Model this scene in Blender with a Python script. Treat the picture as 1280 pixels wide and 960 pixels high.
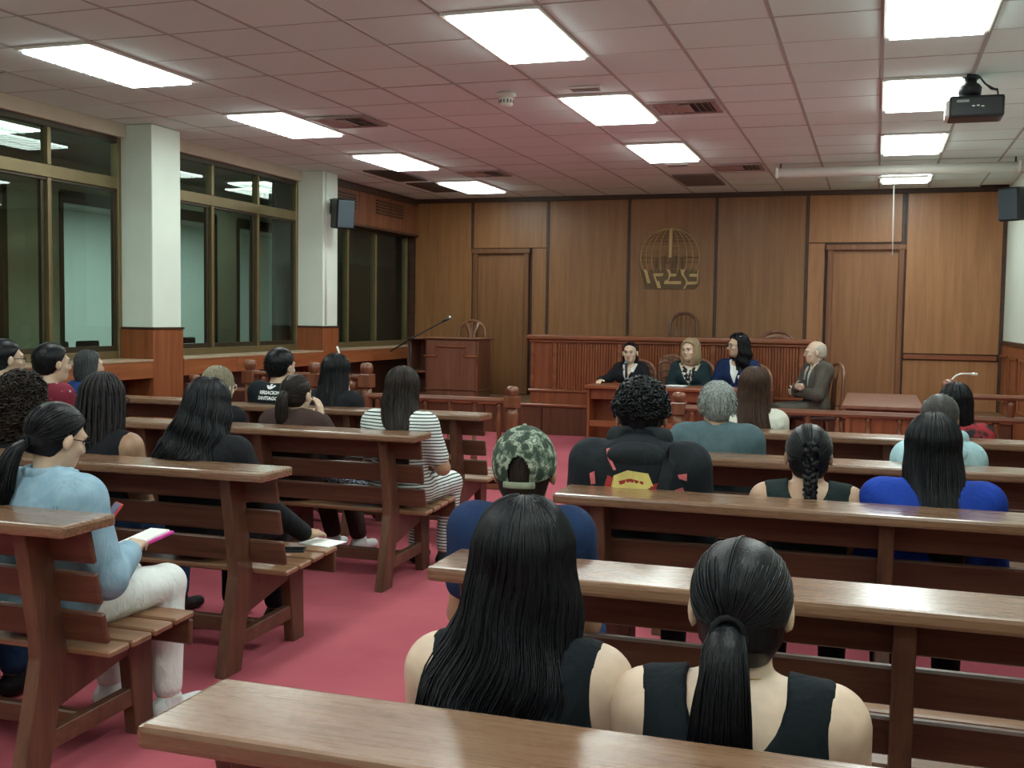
import bpy, bmesh, math, random
import numpy as np
from mathutils import Vector, Matrix
from mathutils.bvhtree import BVHTree

for o in list(bpy.data.objects): bpy.data.objects.remove(o, do_unlink=True)
SC = bpy.context.scene
COL = SC.collection
random.seed(7); RNG = np.random.default_rng(7)
PI = math.pi

# ---------------------------------------------------------------- camera
EYE = 1.55
YAW, PITCH, ROLL, FPX = .3204, -.0616, .0136, 1363.7
cy_, sy_, cp_, sp_, cr_, sr_ = math.cos(YAW), math.sin(YAW), math.cos(PITCH), math.sin(PITCH), math.cos(ROLL), math.sin(ROLL)
fw = Vector((-sy_*cp_, cy_*cp_, sp_)); rt = Vector((cy_, sy_, 0)); up = rt.cross(fw)
rt2 = cr_*rt + sr_*up; up2 = -sr_*rt + cr_*up
cam_d = bpy.data.cameras.new('camera'); cam = bpy.data.objects.new('camera', cam_d); COL.objects.link(cam)
cam_d.sensor_width = 36; cam_d.lens = FPX*36/1280; cam_d.clip_start = .05; cam_d.clip_end = 100
M = Matrix((rt2, up2, -fw)).transposed().to_4x4(); M.translation = Vector((0, 0, EYE)); cam.matrix_world = M
SC.camera = cam

# ---------------------------------------------------------------- world, exposure
w = bpy.data.worlds.new('world'); SC.world = w; w.use_nodes = True
w.node_tree.nodes['Background'].inputs[0].default_value = (.05, .06, .07, 1)
w.node_tree.nodes['Background'].inputs[1].default_value = .15
SC.view_settings.view_transform = 'Standard'; SC.view_settings.look = 'None'
SC.view_settings.gamma = 1; SC.view_settings.use_curve_mapping = False
SC.view_settings.exposure = 1.25
LIGHT_W = 7.0            # emission of the ceiling light panels
LIGHT_C = (.88, 1.0, .955)

CZ = 3.292               # ceiling height
def colX(c): return -.016 - .61*c
def rowY(r): return 6.561 + .61*r
XL, XR, YB, YF = -6.8, 1.56, -3.2, 15.32

# ---------------------------------------------------------------- materials
MATS = {}
def nt(name):
    m = bpy.data.materials.new(name); m.use_nodes = True
    t = m.node_tree; return m, t, t.nodes['Principled BSDF']
def L(t, a, b): t.links.new(a, b)
def node(t, kind, **kw):
    n = t.nodes.new(kind)
    for k, v in kw.items(): setattr(n, k, v)
    return n
def coords(t, scale, rnd=True, space='Object'):
    tc = node(t, 'ShaderNodeTexCoord'); mp = node(t, 'ShaderNodeMapping')
    mp.inputs['Scale'].default_value = scale
    if rnd:
        oi = node(t, 'ShaderNodeObjectInfo'); mul = node(t, 'ShaderNodeMath', operation='MULTIPLY'); mul.inputs[1].default_value = 37.0
        L(t, oi.outputs['Random'], mul.inputs[0])
        ad = node(t, 'ShaderNodeVectorMath', operation='ADD'); L(t, tc.outputs[space], ad.inputs[0]); L(t, mul.outputs[0], ad.inputs[1])
        L(t, ad.outputs[0], mp.inputs['Vector'])
    else: L(t, tc.outputs[space], mp.inputs['Vector'])
    return mp.outputs['Vector']
def ramp(t, fac, stops):
    r = node(t, 'ShaderNodeValToRGB'); e = r.color_ramp.elements
    e[0].position, e[0].color = stops[0][0], (*stops[0][1], 1); e[1].position, e[1].color = stops[-1][0], (*stops[-1][1], 1)
    for p, c in stops[1:-1]:
        x = e.new(p); x.color = (*c, 1)
    L(t, fac, r.inputs['Fac']); return r.outputs['Color']
def noise(t, vec, scale, detail=4, rough=.5, dist=0):
    n = node(t, 'ShaderNodeTexNoise'); n.inputs['Scale'].default_value = scale; n.inputs['Detail'].default_value = detail
    n.inputs['Roughness'].default_value = rough; n.inputs['Distortion'].default_value = dist
    L(t, vec, n.inputs['Vector']); return n.outputs['Fac']
def bump(t, b, h, strength=.2, dist=.01):
    n = node(t, 'ShaderNodeBump'); n.inputs['Strength'].default_value = strength; n.inputs['Distance'].default_value = dist
    L(t, h, n.inputs['Height']); L(t, n.outputs['Normal'], b.inputs['Normal'])
def plain(name, c, rough=.6, metal=0, spec=.5, var=.12, vs=40, bmp=0):
    if name in MATS: return MATS[name]
    m, t, b = nt(name)
    v = coords(t, (1, 1, 1)); f = noise(t, v, vs, 3)
    L(t, ramp(t, f, [(.3, tuple(x*(1-var) for x in c)), (.7, tuple(min(1, x*(1+var)) for x in c))]), b.inputs['Base Color'])
    b.inputs['Roughness'].default_value = rough; b.inputs['Metallic'].default_value = metal
    b.inputs['Specular IOR Level'].default_value = spec
    if bmp: bump(t, b, f, bmp, .004)
    MATS[name] = m; return m
def wood(name, dark, mid, light, axis='x', rough=.38, coat=.0, dens=1.0, bs=.12):
    if name in MATS: return MATS[name]
    m, t, b = nt(name)
    lo, hi = .55*dens, 9*dens
    s = {'x': (lo, hi, hi), 'y': (hi, lo, hi), 'z': (hi, hi, lo)}[axis]
    v = coords(t, s); f = noise(t, v, 2.0, 7, .62, .35)
    v2 = coords(t, tuple(k*6 for k in s)); f2 = noise(t, v2, 2.4, 3, .6)
    mx = node(t, 'ShaderNodeMath', operation='MULTIPLY_ADD'); mx.inputs[1].default_value = .32; L(t, f2, mx.inputs[0])
    sb = node(t, 'ShaderNodeMath', operation='SUBTRACT'); sb.inputs[1].default_value = .16; L(t, f, sb.inputs[0]); L(t, sb.outputs[0], mx.inputs[2])
    L(t, ramp(t, mx.outputs[0], [(.28, dark), (.5, mid), (.74, light)]), b.inputs['Base Color'])
    r2 = node(t, 'ShaderNodeMapRange'); r2.inputs['To Min'].default_value = rough-.06; r2.inputs['To Max'].default_value = rough+.1
    L(t, f2, r2.inputs['Value']); L(t, r2.outputs[0], b.inputs['Roughness'])
    b.inputs['Coat Weight'].default_value = coat; b.inputs['Coat Roughness'].default_value = .2
    bump(t, b, f2, bs, .003)
    MATS[name] = m; return m
def emit(name, c, s):
    m, t, b = nt(name); b.inputs['Base Color'].default_value = (*c, 1); b.inputs['Emission Color'].default_value = (*c, 1)
    b.inputs['Emission Strength'].default_value = s; MATS[name] = m; return m

BW = ((.058, .024, .013), (.102, .045, .025), (.155, .074, .043))
bench_x = wood('bench_wood_long', *BW, 'x', .36)
bench_z = wood('bench_wood_post', *BW, 'z', .4)
bench_top = wood('bench_rail_wood', (.165, .085, .046), (.20, .108, .060), (.25, .145, .085), 'x', .26, .6, bs=.03)
seat_w = wood('bench_seat_wood', (.15, .068, .034), (.23, .118, .062), (.32, .18, .10), 'x', .33, .15)
wall_w = wood('wall_panel_wood', (.19, .083, .028), (.25, .112, .038), (.31, .145, .053), 'z', .42, .05, .8)
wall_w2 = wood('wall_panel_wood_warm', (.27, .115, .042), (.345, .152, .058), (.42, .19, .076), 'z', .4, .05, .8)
dais_w = wood('dais_wood', (.15, .036, .012), (.22, .060, .020), (.29, .09, .033), 'z', .36, .1)
dais_x = wood('dais_wood_long', (.15, .039, .014), (.23, .068, .026), (.31, .11, .048), 'x', .32, .15)
rail_w = wood('balustrade_wood', (.085, .026, .012), (.15, .050, .024), (.23, .09, .045), 'x', .3, .2)
rail_z = wood('baluster_wood', (.10, .032, .014), (.17, .060, .028), (.25, .10, .05), 'z', .3, .2)
sill_w = wood('sill_wood', (.19, .055, .017), (.27, .085, .028), (.34, .12, .045), 'y', .4)
clad_w = wood('pillar_wood', (.17, .048, .015), (.24, .073, .024), (.30, .10, .037), 'z', .4)
lect_w = wood('lectern_wood', (.13, .048, .026), (.18, .07, .04), (.23, .095, .056), 'z', .42)
chair_w = wood('chair_wood', (.12, .045, .02), (.19, .08, .04), (.27, .13, .07), 'z', .35, .2)
dark_w = wood('dark_wood_trim', (.03, .012, .006), (.05, .02, .01), (.075, .032, .016), 'x', .45)
white_p = plain('white_paint', (.70, .79, .70), .55, var=.03, vs=3)
cream = plain('beam_paint', (.50, .44, .34), .6, var=.05, vs=3)
bronze = plain('bronze_aluminium', (.20, .155, .075), .38, .55, var=.08, vs=6)
bronze_d = plain('dark_bronze_aluminium', (.055, .042, .025), .4, .5, var=.1, vs=6)
black_p = plain('black_plastic', (.012, .015, .018), .45, var=.2, vs=60)
speaker_m = plain('speaker_grey', (.035, .055, .07), .5, var=.12, vs=200, bmp=.3)
white_pl = plain('white_plastic', (.72, .72, .66), .4, var=.03)
metal = plain('steel', (.5, .5, .48), .3, .9, var=.05)
paper = plain('paper', (.85, .86, .84), .7, var=.03)
tile_m, t_, b_ = nt('ceiling_tile'); MATS['ceiling_tile'] = tile_m
oi = node(t_, 'ShaderNodeObjectInfo'); v_ = coords(t_, (1, 1, 1)); f_ = noise(t_, v_, 160, 2)
mr = node(t_, 'ShaderNodeMath', operation='MULTIPLY_ADD'); mr.inputs[1].default_value = .5; L(t_, oi.outputs['Random'], mr.inputs[0])
m2 = node(t_, 'ShaderNodeMath', operation='MULTIPLY'); m2.inputs[1].default_value = .5; L(t_, f_, m2.inputs[0]); L(t_, m2.outputs[0], mr.inputs[2])
L(t_, ramp(t_, mr.outputs[0], [(.1, (.72, .87, .85)), (.9, (.78, .93, .91))]), b_.inputs['Base Color']); b_.inputs['Roughness'].default_value = .9
bump(t_, b_, f_, .15, .002)
grid_m = plain('ceiling_grid', (.42, .44, .42), .7, var=.03)
carpet, t_, b_ = nt('red_carpet'); v_ = coords(t_, (1, 1, 1), False)
f_ = noise(t_, v_, 2.2, 5, .6); f2_ = noise(t_, v_, 330, 2, .7)
mm = node(t_, 'ShaderNodeMath', operation='MULTIPLY_ADD'); mm.inputs[1].default_value = .5; L(t_, f2_, mm.inputs[0]); m3 = node(t_, 'ShaderNodeMath', operation='MULTIPLY'); m3.inputs[1].default_value = .5; L(t_, f_, m3.inputs[0]); L(t_, m3.outputs[0], mm.inputs[2])
L(t_, ramp(t_, mm.outputs[0], [(.3, (.33, .066, .090)), (.7, (.48, .115, .145))]), b_.inputs['Base Color']); b_.inputs['Roughness'].default_value = .95
b_.inputs['Specular IOR Level'].default_value = .15; bump(t_, b_, f2_, .6, .004)
glass, t_, b_ = nt('window_glass'); MATS['glass'] = glass
tr = node(t_, 'ShaderNodeBsdfTransparent'); tr.inputs['Color'].default_value = (.84, .93, .885, 1); gl = node(t_, 'ShaderNodeBsdfGlossy'); gl.inputs['Roughness'].default_value = .01
gl.inputs['Color'].default_value = (.8, .9, .85, 1)
fr = node(t_, 'ShaderNodeFresnel'); fr.inputs['IOR'].default_value = 1.55; mxs = node(t_, 'ShaderNodeMixShader')
ge = node(t_, 'ShaderNodeNewGeometry'); inv = node(t_, 'ShaderNodeMath', operation='SUBTRACT'); inv.inputs[0].default_value = 1; L(t_, ge.outputs['Backfacing'], inv.inputs[1]); mf = node(t_, 'ShaderNodeMath', operation='MULTIPLY'); L(t_, fr.outputs[0], mf.inputs[0]); L(t_, inv.outputs[0], mf.inputs[1]); L(t_, mf.outputs[0], mxs.inputs[0]); L(t_, tr.outputs[0], mxs.inputs[1]); L(t_, gl.outputs[0], mxs.inputs[2]); L(t_, mxs.outputs[0], t_.nodes['Material Output'].inputs['Surface'])
panel_e = emit('light_diffuser', LIGHT_C, LIGHT_W)

# ---------------------------------------------------------------- mesh helpers
def mesh_obj(name, verts, faces, mat, parent=None, smooth=False, loc=None):
    me = bpy.data.meshes.new(name)
    me.from_pydata([tuple(v) for v in verts], [], [tuple(f) for f in faces]); me.update()
    if smooth: me.polygons.foreach_set('use_smooth', [True]*len(me.polygons))
    return link(name, me, mat, parent, loc)
def link(name, me, mat, parent=None, loc=None):
    o = bpy.data.objects.new(name, me); COL.objects.link(o)
    if mat is not None and not me.materials: me.materials.append(mat)
    if parent is not None: o.parent = parent
    if loc is not None: o.location = loc
    return o
def bm_obj(name, bm, mat, parent=None, smooth=False, loc=None):
    me = bpy.data.meshes.new(name); bm.to_mesh(me); bm.free()
    if smooth:
        for p in me.polygons: p.use_smooth = True
    return link(name, me, mat, parent, loc)
def bm_box(bm, x0, x1, y0, y1, z0, z1, bev=0, seg=1):
    r = bmesh.ops.create_cube(bm, size=1)
    vs = r['verts']
    for v in vs: v.co = Vector((x0+(v.co.x+.5)*(x1-x0), y0+(v.co.y+.5)*(y1-y0), z0+(v.co.z+.5)*(z1-z0)))
    if bev:
        es = list({e for v in vs for e in v.link_edges})
        bmesh.ops.bevel(bm, geom=es, offset=bev, segments=seg, affect='EDGES', profile=.6)
def box(name, x0, x1, y0, y1, z0, z1, mat, parent=None, bev=.004, seg=1):
    bm = bmesh.new(); bm_box(bm, min(x0, x1), max(x0, x1), min(y0, y1), max(y0, y1), min(z0, z1), max(z0, z1), bev, seg)
    return bm_obj(name, bm, mat, parent)
def bm_prism(bm, pts, axis, a0, a1, bev=0):
    """extrude a 2D polygon; axis 'x': pts are (y,z); axis 'y': pts are (x,z); axis 'z': pts (x,y)"""
    def p3(p, a): return {'x': (a, p[0], p[1]), 'y': (p[0], a, p[1]), 'z': (p[0], p[1], a)}[axis]
    v0 = [bm.verts.new(p3(p, a0)) for p in pts]; v1 = [bm.verts.new(p3(p, a1)) for p in pts]
    n = len(pts); fs = [bm.faces.new(v0), bm.faces.new(list(reversed(v1)))]
    for i in range(n): fs.append(bm.faces.new((v0[i], v1[i], v1[(i+1) % n], v0[(i+1) % n])))
    bmesh.ops.recalc_face_normals(bm, faces=fs)
    if bev:
        es = list({e for f in fs for e in f.edges}); bmesh.ops.bevel(bm, geom=es, offset=bev, segments=1, affect='EDGES')
def prism(name, pts, axis, a0, a1, mat, parent=None, bev=0):
    bm = bmesh.new(); bm_prism(bm, pts, axis, a0, a1, bev); return bm_obj(name, bm, mat, parent)
def lathe_data(prof, n=16, c=(0, 0, 0)):
    vs, fs = [], []
    for r, z in prof:
        for i in range(n):
            a = 2*PI*i/n; vs.append((c[0]+r*math.cos(a), c[1]+r*math.sin(a), c[2]+z))
    for j in range(len(prof)-1):
        for i in range(n): fs.append((j*n+i, j*n+(i+1) % n, (j+1)*n+(i+1) % n, (j+1)*n+i))
    fs.append(tuple(reversed(range(n)))); fs.append(tuple((len(prof)-1)*n+i for i in range(n)))
    return vs, fs
def lathe(name, prof, mat, parent=None, n=16, loc=None):
    vs, fs = lathe_data(prof, n); return mesh_obj(name, vs, fs, mat, parent, True, loc)
def tube_data(path, rad, n=8, flat=None, upv=(0, 0, 1)):
    """path Nx3, rad scalar or N array or N x2; returns verts, faces"""
    P = np.asarray(path, float); N = len(P); R = np.zeros((N, 2)); R[:] = np.asarray(rad, float).reshape(-1, 1) if np.ndim(rad) == 1 else rad
    T = np.gradient(P, axis=0); T /= np.linalg.norm(T, axis=1, keepdims=True)+1e-9
    u = np.asarray(upv, float)
    A = np.cross(T, u); bad = np.linalg.norm(A, axis=1) < 1e-3
    A[bad] = np.cross(T[bad], (1, 0, 0.01)); A /= np.linalg.norm(A, axis=1, keepdims=True)
    for i in range(1, N):
        if A[i]@A[i-1] < 0: A[i] = -A[i]
    B = np.cross(A, T)
    th = np.arange(n)*2*PI/n
    V = P[:, None, :] + R[:, 0, None, None]*np.cos(th)[None, :, None]*A[:, None, :] + R[:, 1, None, None]*np.sin(th)[None, :, None]*B[:, None, :]
    V = V.reshape(-1, 3); fs = []
    for j in range(N-1):
        for i in range(n): fs.append((j*n+i, j*n+(i+1) % n, (j+1)*n+(i+1) % n, (j+1)*n+i))
    fs.append(tuple(reversed(range(n)))); fs.append(tuple((N-1)*n+i for i in range(n)))
    return V.tolist(), fs
def tube(name, path, rad, mat, parent=None, n=8, upv=(0, 0, 1)):
    v, f = tube_data(path, rad, n, upv=upv); return mesh_obj(name, v, f, mat, parent, True)
def merge(parts):
    V, F = [], []
    for v, f in parts:
        k = len(V); V.extend([tuple(x) for x in v]); F.extend(tuple(i+k for i in q) for q in f)
    return V, F
def empty(name, loc=(0, 0, 0), rz=0):
    o = bpy.data.objects.new(name, None); COL.objects.link(o); o.location = loc; o.rotation_euler = (0, 0, rz); o.empty_display_size = .2; return o
def tag(o, label, cat, group=None):
    o['label'] = label; o['category'] = cat
    if group: o['group'] = group
    return o
def struct(o): o['kind'] = 'structure'; return o
def copy_tree(o, parent=None):
    c = o.copy(); COL.objects.link(c); c.parent = parent
    for ch in o.children: copy_tree(ch, c)
    return c

# ================================================================= THE SETTING
floor = struct(box('floor', XL-.4, XR+.2, YB, YF+.2, -.1, 0, carpet, bev=0))
# ---- ceiling: slab, grid bars and tiles
ceil_ = struct(box('ceiling', XL-.3, XR+.3, YB-.2, YF+.3, CZ+.03, CZ+.12, grid_m, bev=0))
box('plain_ceiling_field', XL, XR, YB, rowY(-3), CZ+.004, CZ+.03, tile_m, ceil_, bev=0)
LIGHT_CELLS = [(c, r) for c in (0, 4, 9) for r in (-13, -9, -5, -1, 3, 7, 11) if not (c == 4 and r == 11)]
lit = {(c, r+k) for c, r in LIGHT_CELLS for k in (0, 1)}
bm = bmesh.new(); s = .299; bm_box(bm, -s, s, -s, s, 0, .014, .003); tile_me = bpy.data.meshes.new('ceiling_tile'); bm.to_mesh(tile_me); bm.free(); tile_me.materials.append(tile_m)
for c in range(-1, 12):
    for r in range(-3, 14):
        if (c, r) in lit: continue
        x = colX(c)+.305; y = rowY(r)+.305
        o = link('ceiling_tile', tile_me, None, ceil_); o.location = (x, y, CZ+RNG.uniform(.002, .007)); o.rotation_euler = (RNG.normal(0, .0035), RNG.normal(0, .0035), RNG.normal(0, .004))
# narrow cut tiles along the right and end walls
for r in range(-3, 14): box('cut_tile', colX(-2)+.012, XR, rowY(r)+.01, rowY(r)+.6, CZ+.004, CZ+.018, tile_m, ceil_, bev=0)
for c in range(-1, 12): box('cut_tile', colX(c)+.012, colX(c)+.6, rowY(14)+.01, YF, CZ+.004, CZ+.018, tile_m, ceil_, bev=0)
bm = bmesh.new()
for c in range(-2, 12): bm_box(bm, colX(c)-.012, colX(c)+.012, rowY(-3), YF, CZ+.001, CZ+.006)
o = bm_obj('ceiling_grid_bars', bm, grid_m, ceil_)
bm = bmesh.new()
for r in range(-3, 15): bm_box(bm, XL, XR, rowY(r)-.009, rowY(r)+.009, CZ+.004, CZ+.008)
# row bars are interrupted by nothing but the light panels, which hang a little lower
o = bm_obj('ceiling_cross_bars', bm, grid_m, ceil_)

# ---- light panels
def ceiling_light(c, r, label):
    x0, y0 = colX(c), rowY(r)
    t = empty('ceiling_light', (x0+.305, y0+.61, CZ)); tag(t, label, 'light', 'ceiling light panels')
    for (a, b, d, e) in ((-.3, -.265, -.605, .605), (.265, .3, -.605, .605), (-.265, .265, -.605, -.57), (-.265, .265, .57, .605)):
        box('frame', a, b, d, e, -.014, .02, white_pl, t, bev=.002)
    box('diffuser', -.265, .265, -.57, .57, -.032, .006, panel_e, t, bev=.004)  # dropped below flush so its glowing sides spill added light on the ceiling
    if c == 9:      # louvre blades on the left-hand row
        bm = bmesh.new()
        for k in range(1, 12): bm_box(bm, -.265, .265, -.57+k*.095-.003, -.57+k*.095+.003, -.038, -.031)
        bm_box(bm, -.003, .003, -.57, .57, -.038, -.031)
        bm_obj('louvre', bm, white_pl, t)
    return t
LN = {0: 'right-hand row by the projector', 4: 'middle row of the ceiling', 9: 'left-hand row beside the windows'}
RN = {-13: 'farthest behind the audience', -9: 'second from the rear wall', -5: 'just above the last benches', -1: 'nearest the camera in view', 3: 'second from the camera in view', 7: 'third from the camera in view', 11: 'closest to the wooden end wall'}
for c, r in LIGHT_CELLS: ceiling_light(c, r, f'white ceiling light panel, {LN[c]}, {RN[r]}')

# ---- ceiling vents
def diffuser(c, r, label, w=.56, d=.52):
    t = empty('air_vent', (colX(c)+.305, rowY(r)+.305, CZ)); tag(t, label, 'vent', 'ceiling air vents')
    bm = bmesh.new()
    for q in ((-w/2, w/2, -d/2, -d/2+.05), (-w/2, w/2, d/2-.05, d/2), (-w/2, -w/2+.05, -d/2+.05, d/2-.05), (w/2-.05, w/2, -d/2+.05, d/2-.05)): bm_box(bm, *q, -.016, .003, .003)
    bm_obj('frame', bm, plain('vent_paint', (.33, .27, .25), .5), t)
    box('dark_throat', -w/2+.05, w/2-.05, -d/2+.05, d/2-.05, -.003, .003, black_p, t, bev=0)
    n = 9
    for i in range(n):
        x = -w/2+.075+i*(w-.15)/(n-1)
        if abs(i-(n-1)/2) < .6: continue
        lean = .011 if i < n/2 else -.011
        prism('blade', [(x-.008-lean, -.016), (x-.002-lean, -.016), (x+.008+lean, -.003), (x+.002+lean, -.003)], 'y', -d/2+.05, d/2-.05, plain('vent_blade', (.42, .36, .34), .5), t)
    box('centre_bar', -.05, .05, -d/2+.12, d/2-.12, -.018, -.004, plain('vent_blade', (.42, .36, .34), .5), t)
diffuser(3, 3.62, 'slatted square air vent beside the second middle ceiling light')
diffuser(3, 9.65, 'slatted square air vent left of the roller screen housing')
diffuser(8, 3.5, 'slatted square air vent beside the second left ceiling light')
diffuser(8, 9.45, 'slatted square air vent in front of the last left ceiling light')
def grille(c0, c1, r0, r1, label, m):
    t = empty('return_grille', ((colX(c0)+colX(c1))/2, (rowY(r0)+rowY(r1))/2, CZ)); tag(t, label, 'grille', 'dark ceiling grilles')
    hx, hy = abs(colX(c0)-colX(c1))/2-.02, abs(rowY(r0)-rowY(r1))/2-.02
    bm = bmesh.new()
    for q in ((-hx, hx, -hy, -hy+.03), (-hx, hx, hy-.03, hy), (-hx, -hx+.03, -hy+.03, hy-.03), (hx-.03, hx, -hy+.03, hy-.03)): bm_box(bm, *q, -.014, .002)
    bm_obj('frame', bm, m, t); box('mesh_panel', -hx+.03, hx-.03, -hy+.03, hy-.03, -.01, .002, m, t, bev=0)
    bm = bmesh.new(); n = 26
    for i in range(n): yy = -hy+.04+i*(2*hy-.08)/(n-1); bm_box(bm, -hx+.03, hx-.03, yy-.008, yy+.008, -.014, -.009)
    bm_obj('fine_bars', bm, m, t)
gm = plain('grille_brown', (.085, .058, .045), .6); gm2 = plain('grille_grey', (.17, .15, .125), .6)
grille(9, 9.75, 9.0, 10.75, 'dark brown return grille nearer of the two by the wall louvres', gm)
grille(9, 9.75, 11.1, 12.8, 'dark brown return grille beside the last left ceiling light', gm)
grille(3.05, 3.95, 11.0, 12.8, 'grey return grille closest to the end wall in the middle', gm2)
for c, r, lb in ((3.5, 2.62, 'small flat ceiling plate in front of the second middle light'), (3.55, 9.6, 'small flat ceiling plate behind the third middle light')):
    t = empty('ceiling_plate', (colX(c), rowY(r), CZ)); tag(t, lb, 'ceiling plate')
    box('rim', -.13, .13, -.07, .07, -.012, .002, white_pl, t); box('insert', -.11, .11, -.05, .05, -.015, -.004, gm2, t)
t = empty('smoke_detector', (-2.80, 8.2, CZ)); tag(t, 'round white smoke detector on the ceiling between the lights', 'smoke detector')
lathe('base', [(.075, 0), (.075, -.018), (.06, -.03)], white_pl, t, 20)
lathe('sensor_cap', [(.05, -.028), (.055, -.04), (.052, -.085), (.04, -.1), (.012, -.104)], white_pl, t, 20)
bm = bmesh.new()
for i in range(12):
    a = 2*PI*i/12; x, y = .0545*math.cos(a), .0545*math.sin(a); bm_box(bm, x-.005, x+.005, y-.005, y+.005, -.075, -.05)
bm_obj('slots', bm, gm2, t)

# ---- back wall with wood panels, doors
wb = struct(box('wall_back', XL-.2, XR+.2, YF+.02, YF+.2, 0, CZ+.05, dark_w, bev=0))
PX = [-6.66, -5.73, -4.56, -3.36, -2.13, -.91, .31, 1.55]
def wpanel(x0, x1, z0, z1, m): box('panel', x0+.008, x1-.008, YF-.005, YF+.021, z0, z1, m, wb, bev=.003)
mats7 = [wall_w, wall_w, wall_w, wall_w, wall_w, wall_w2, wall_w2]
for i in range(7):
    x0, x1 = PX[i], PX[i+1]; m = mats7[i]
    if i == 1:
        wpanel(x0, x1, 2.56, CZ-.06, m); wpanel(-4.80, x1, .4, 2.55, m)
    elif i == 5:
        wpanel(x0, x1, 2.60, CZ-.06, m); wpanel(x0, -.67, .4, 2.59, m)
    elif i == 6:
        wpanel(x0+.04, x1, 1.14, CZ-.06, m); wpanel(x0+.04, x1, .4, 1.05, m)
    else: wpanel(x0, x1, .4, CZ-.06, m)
box('low_rail', .36, 1.5, YF-.035, YF+.0, 1.06, 1.125, dais_x, wb, bev=.01)
for i in range(1, 7):
    if i == 1: z0 = 2.52
    elif i == 6: z0 = 2.55
    else: z0 = .4
    box('batten', PX[i]-.022, PX[i]+.022, YF-.016, YF+.01, z0, CZ-.05, dark_w, wb, bev=.004)
box('cornice', -6.7, XR, YF-.04, YF+.02, CZ-.06, CZ+.01, dark_w, wb, bev=.004)
box('corner_post', XR-.05, XR+.0, YF-.03, YF+.02, .4, CZ-.06, dark_w, wb, bev=.004)
def wdoor(name, x0, x1, zt, m, fm):
    t = struct(empty(name, ((x0+x1)/2, YF, .4))); w_ = (x1-x0)/2; h = zt-.4
    box('door_leaf', -w_+.07, w_-.07, .0, .03, .005, h-.07, m, t, bev=.003)
    box('jamb', -w_, -w_+.075, -.05, .01, 0, h, fm, t, bev=.008); box('jamb', w_-.075, w_, -.05, .01, 0, h, fm, t, bev=.008)
    box('door_head', -w_-.02, w_+.02, -.06, .01, h-.075, h, fm, t, bev=.008)
    return t
d1 = wdoor('door_1', -5.71, -4.84, 2.55, wood('door_wood', (.15, .063, .022), (.20, .088, .031), (.25, .115, .043), 'z', .42, 0, .8), wood('door_frame_brown', (.10, .04, .014), (.15, .062, .023), (.2, .088, .035), 'z', .4))
d2 = wdoor('door_2', -.64, .335, 2.57, wood('door_wood_warm', (.22, .088, .033), (.28, .12, .045), (.34, .15, .06), 'z', .42, 0, .8), wood('door_frame_warm', (.13, .045, .018), (.2, .075, .03), (.26, .11, .05), 'z', .4))

# ---- right wall: white above, wood below
wr = struct(box('wall_right', XR, XR+.15, YB, YF+.1, 1.32, CZ+.03, white_p, bev=0))
tr1 = struct(box('trim_1', XR-.03, XR+.02, 3.0, YF, 1.28, 1.33, dark_w, bev=.006))
wr2 = struct(empty('wall_right_wainscot', (XR, 0, 0)))
k = YB
while k < YF-.1:
    e = min(k+1.2, YF); box('panel', -.012, .14, k+.006, e-.006, .0, 1.28, clad_w, wr2, bev=.003)
    k = e
box('backing', .03, .15, YB, YF, 0, 1.28, dark_w, wr2, bev=0)
k = 11.6
while k < 15:
    for q in ((k, k+.03, .55, 1.15), (k+.7, k+.73, .55, 1.15)): box('moulding', -.03, -.012, q[0], q[1], q[2], q[3], clad_w, wr2)
    for q in ((k, k+.73, 1.12, 1.15), (k, k+.73, .55, .58)): box('moulding', -.03, -.012, q[0], q[1], q[2], q[3], clad_w, wr2)
    k += 1.0
# ---- rear wall behind the camera
struct(box('wall_rear', XL-.2, XR+.2, YB-.15, YB, 0, CZ+.03, white_p, bev=0))

# ---- left side: pillars, windows, ledge
def pillar(name, y0, y1, wf):
    t = struct(empty(name, (-6.62, (y0+y1)/2, 0))); d = (y1-y0)/2
    box('painted_shaft', -.2, .19, -d, d, 1.40, CZ, white_p, t, bev=.006)
    box('wood_cladding', -.2, .205, -d-.015, d+.015, 0, 1.385, clad_w, t, bev=.005)
    box('cap_strip', -.2, .215, -d-.022, d+.022, 1.385, 1.405, dark_w, t, bev=.003)
    if wf: tube('conduit', [(.20, -d+.06+.0, 1.42), (.20, -d+.06, CZ-.02)], .012, white_pl, t)
pillar('wall_left_pillar', 8.66, 9.10, False)
pillar('wall_left_pillar', 11.98, 12.36, True)
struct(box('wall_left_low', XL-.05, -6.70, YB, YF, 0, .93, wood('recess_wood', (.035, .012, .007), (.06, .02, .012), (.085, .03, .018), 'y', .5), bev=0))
struct(box('wall_left_beam', XL-.1, -6.72, YB, YF, 3.17, CZ+.02, cream, bev=.004))
struct(box('wall_left_rear', XL-.1, -6.72, YB, 4.6, .93, 3.17, white_p, bev=0))
def ledge(y0, y1):
    t = struct(empty('wall_left_ledge', (-6.6, (y0+y1)/2, 0))); d = (y1-y0)/2
    box('ledge_top', -.22, .19, -d, d, 1.085, 1.105, plain('ledge_beige', (.36, .26, .17), .45), t, bev=.003)
    n = max(1, round(2*d/.95))
    for i in range(n): box('ledge_front', .15, .185, -d+2*d*i/n+.003, -d+2*d*(i+1)/n-.003, .93, 1.085, sill_w, t, bev=.003)
    box('ledge_floor', -.2, .15, -d, d, .93, .95, dark_w, t, bev=0)
ledge(4.6, 8.645); ledge(9.12, 11.965); ledge(12.375, YF-.02)
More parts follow.
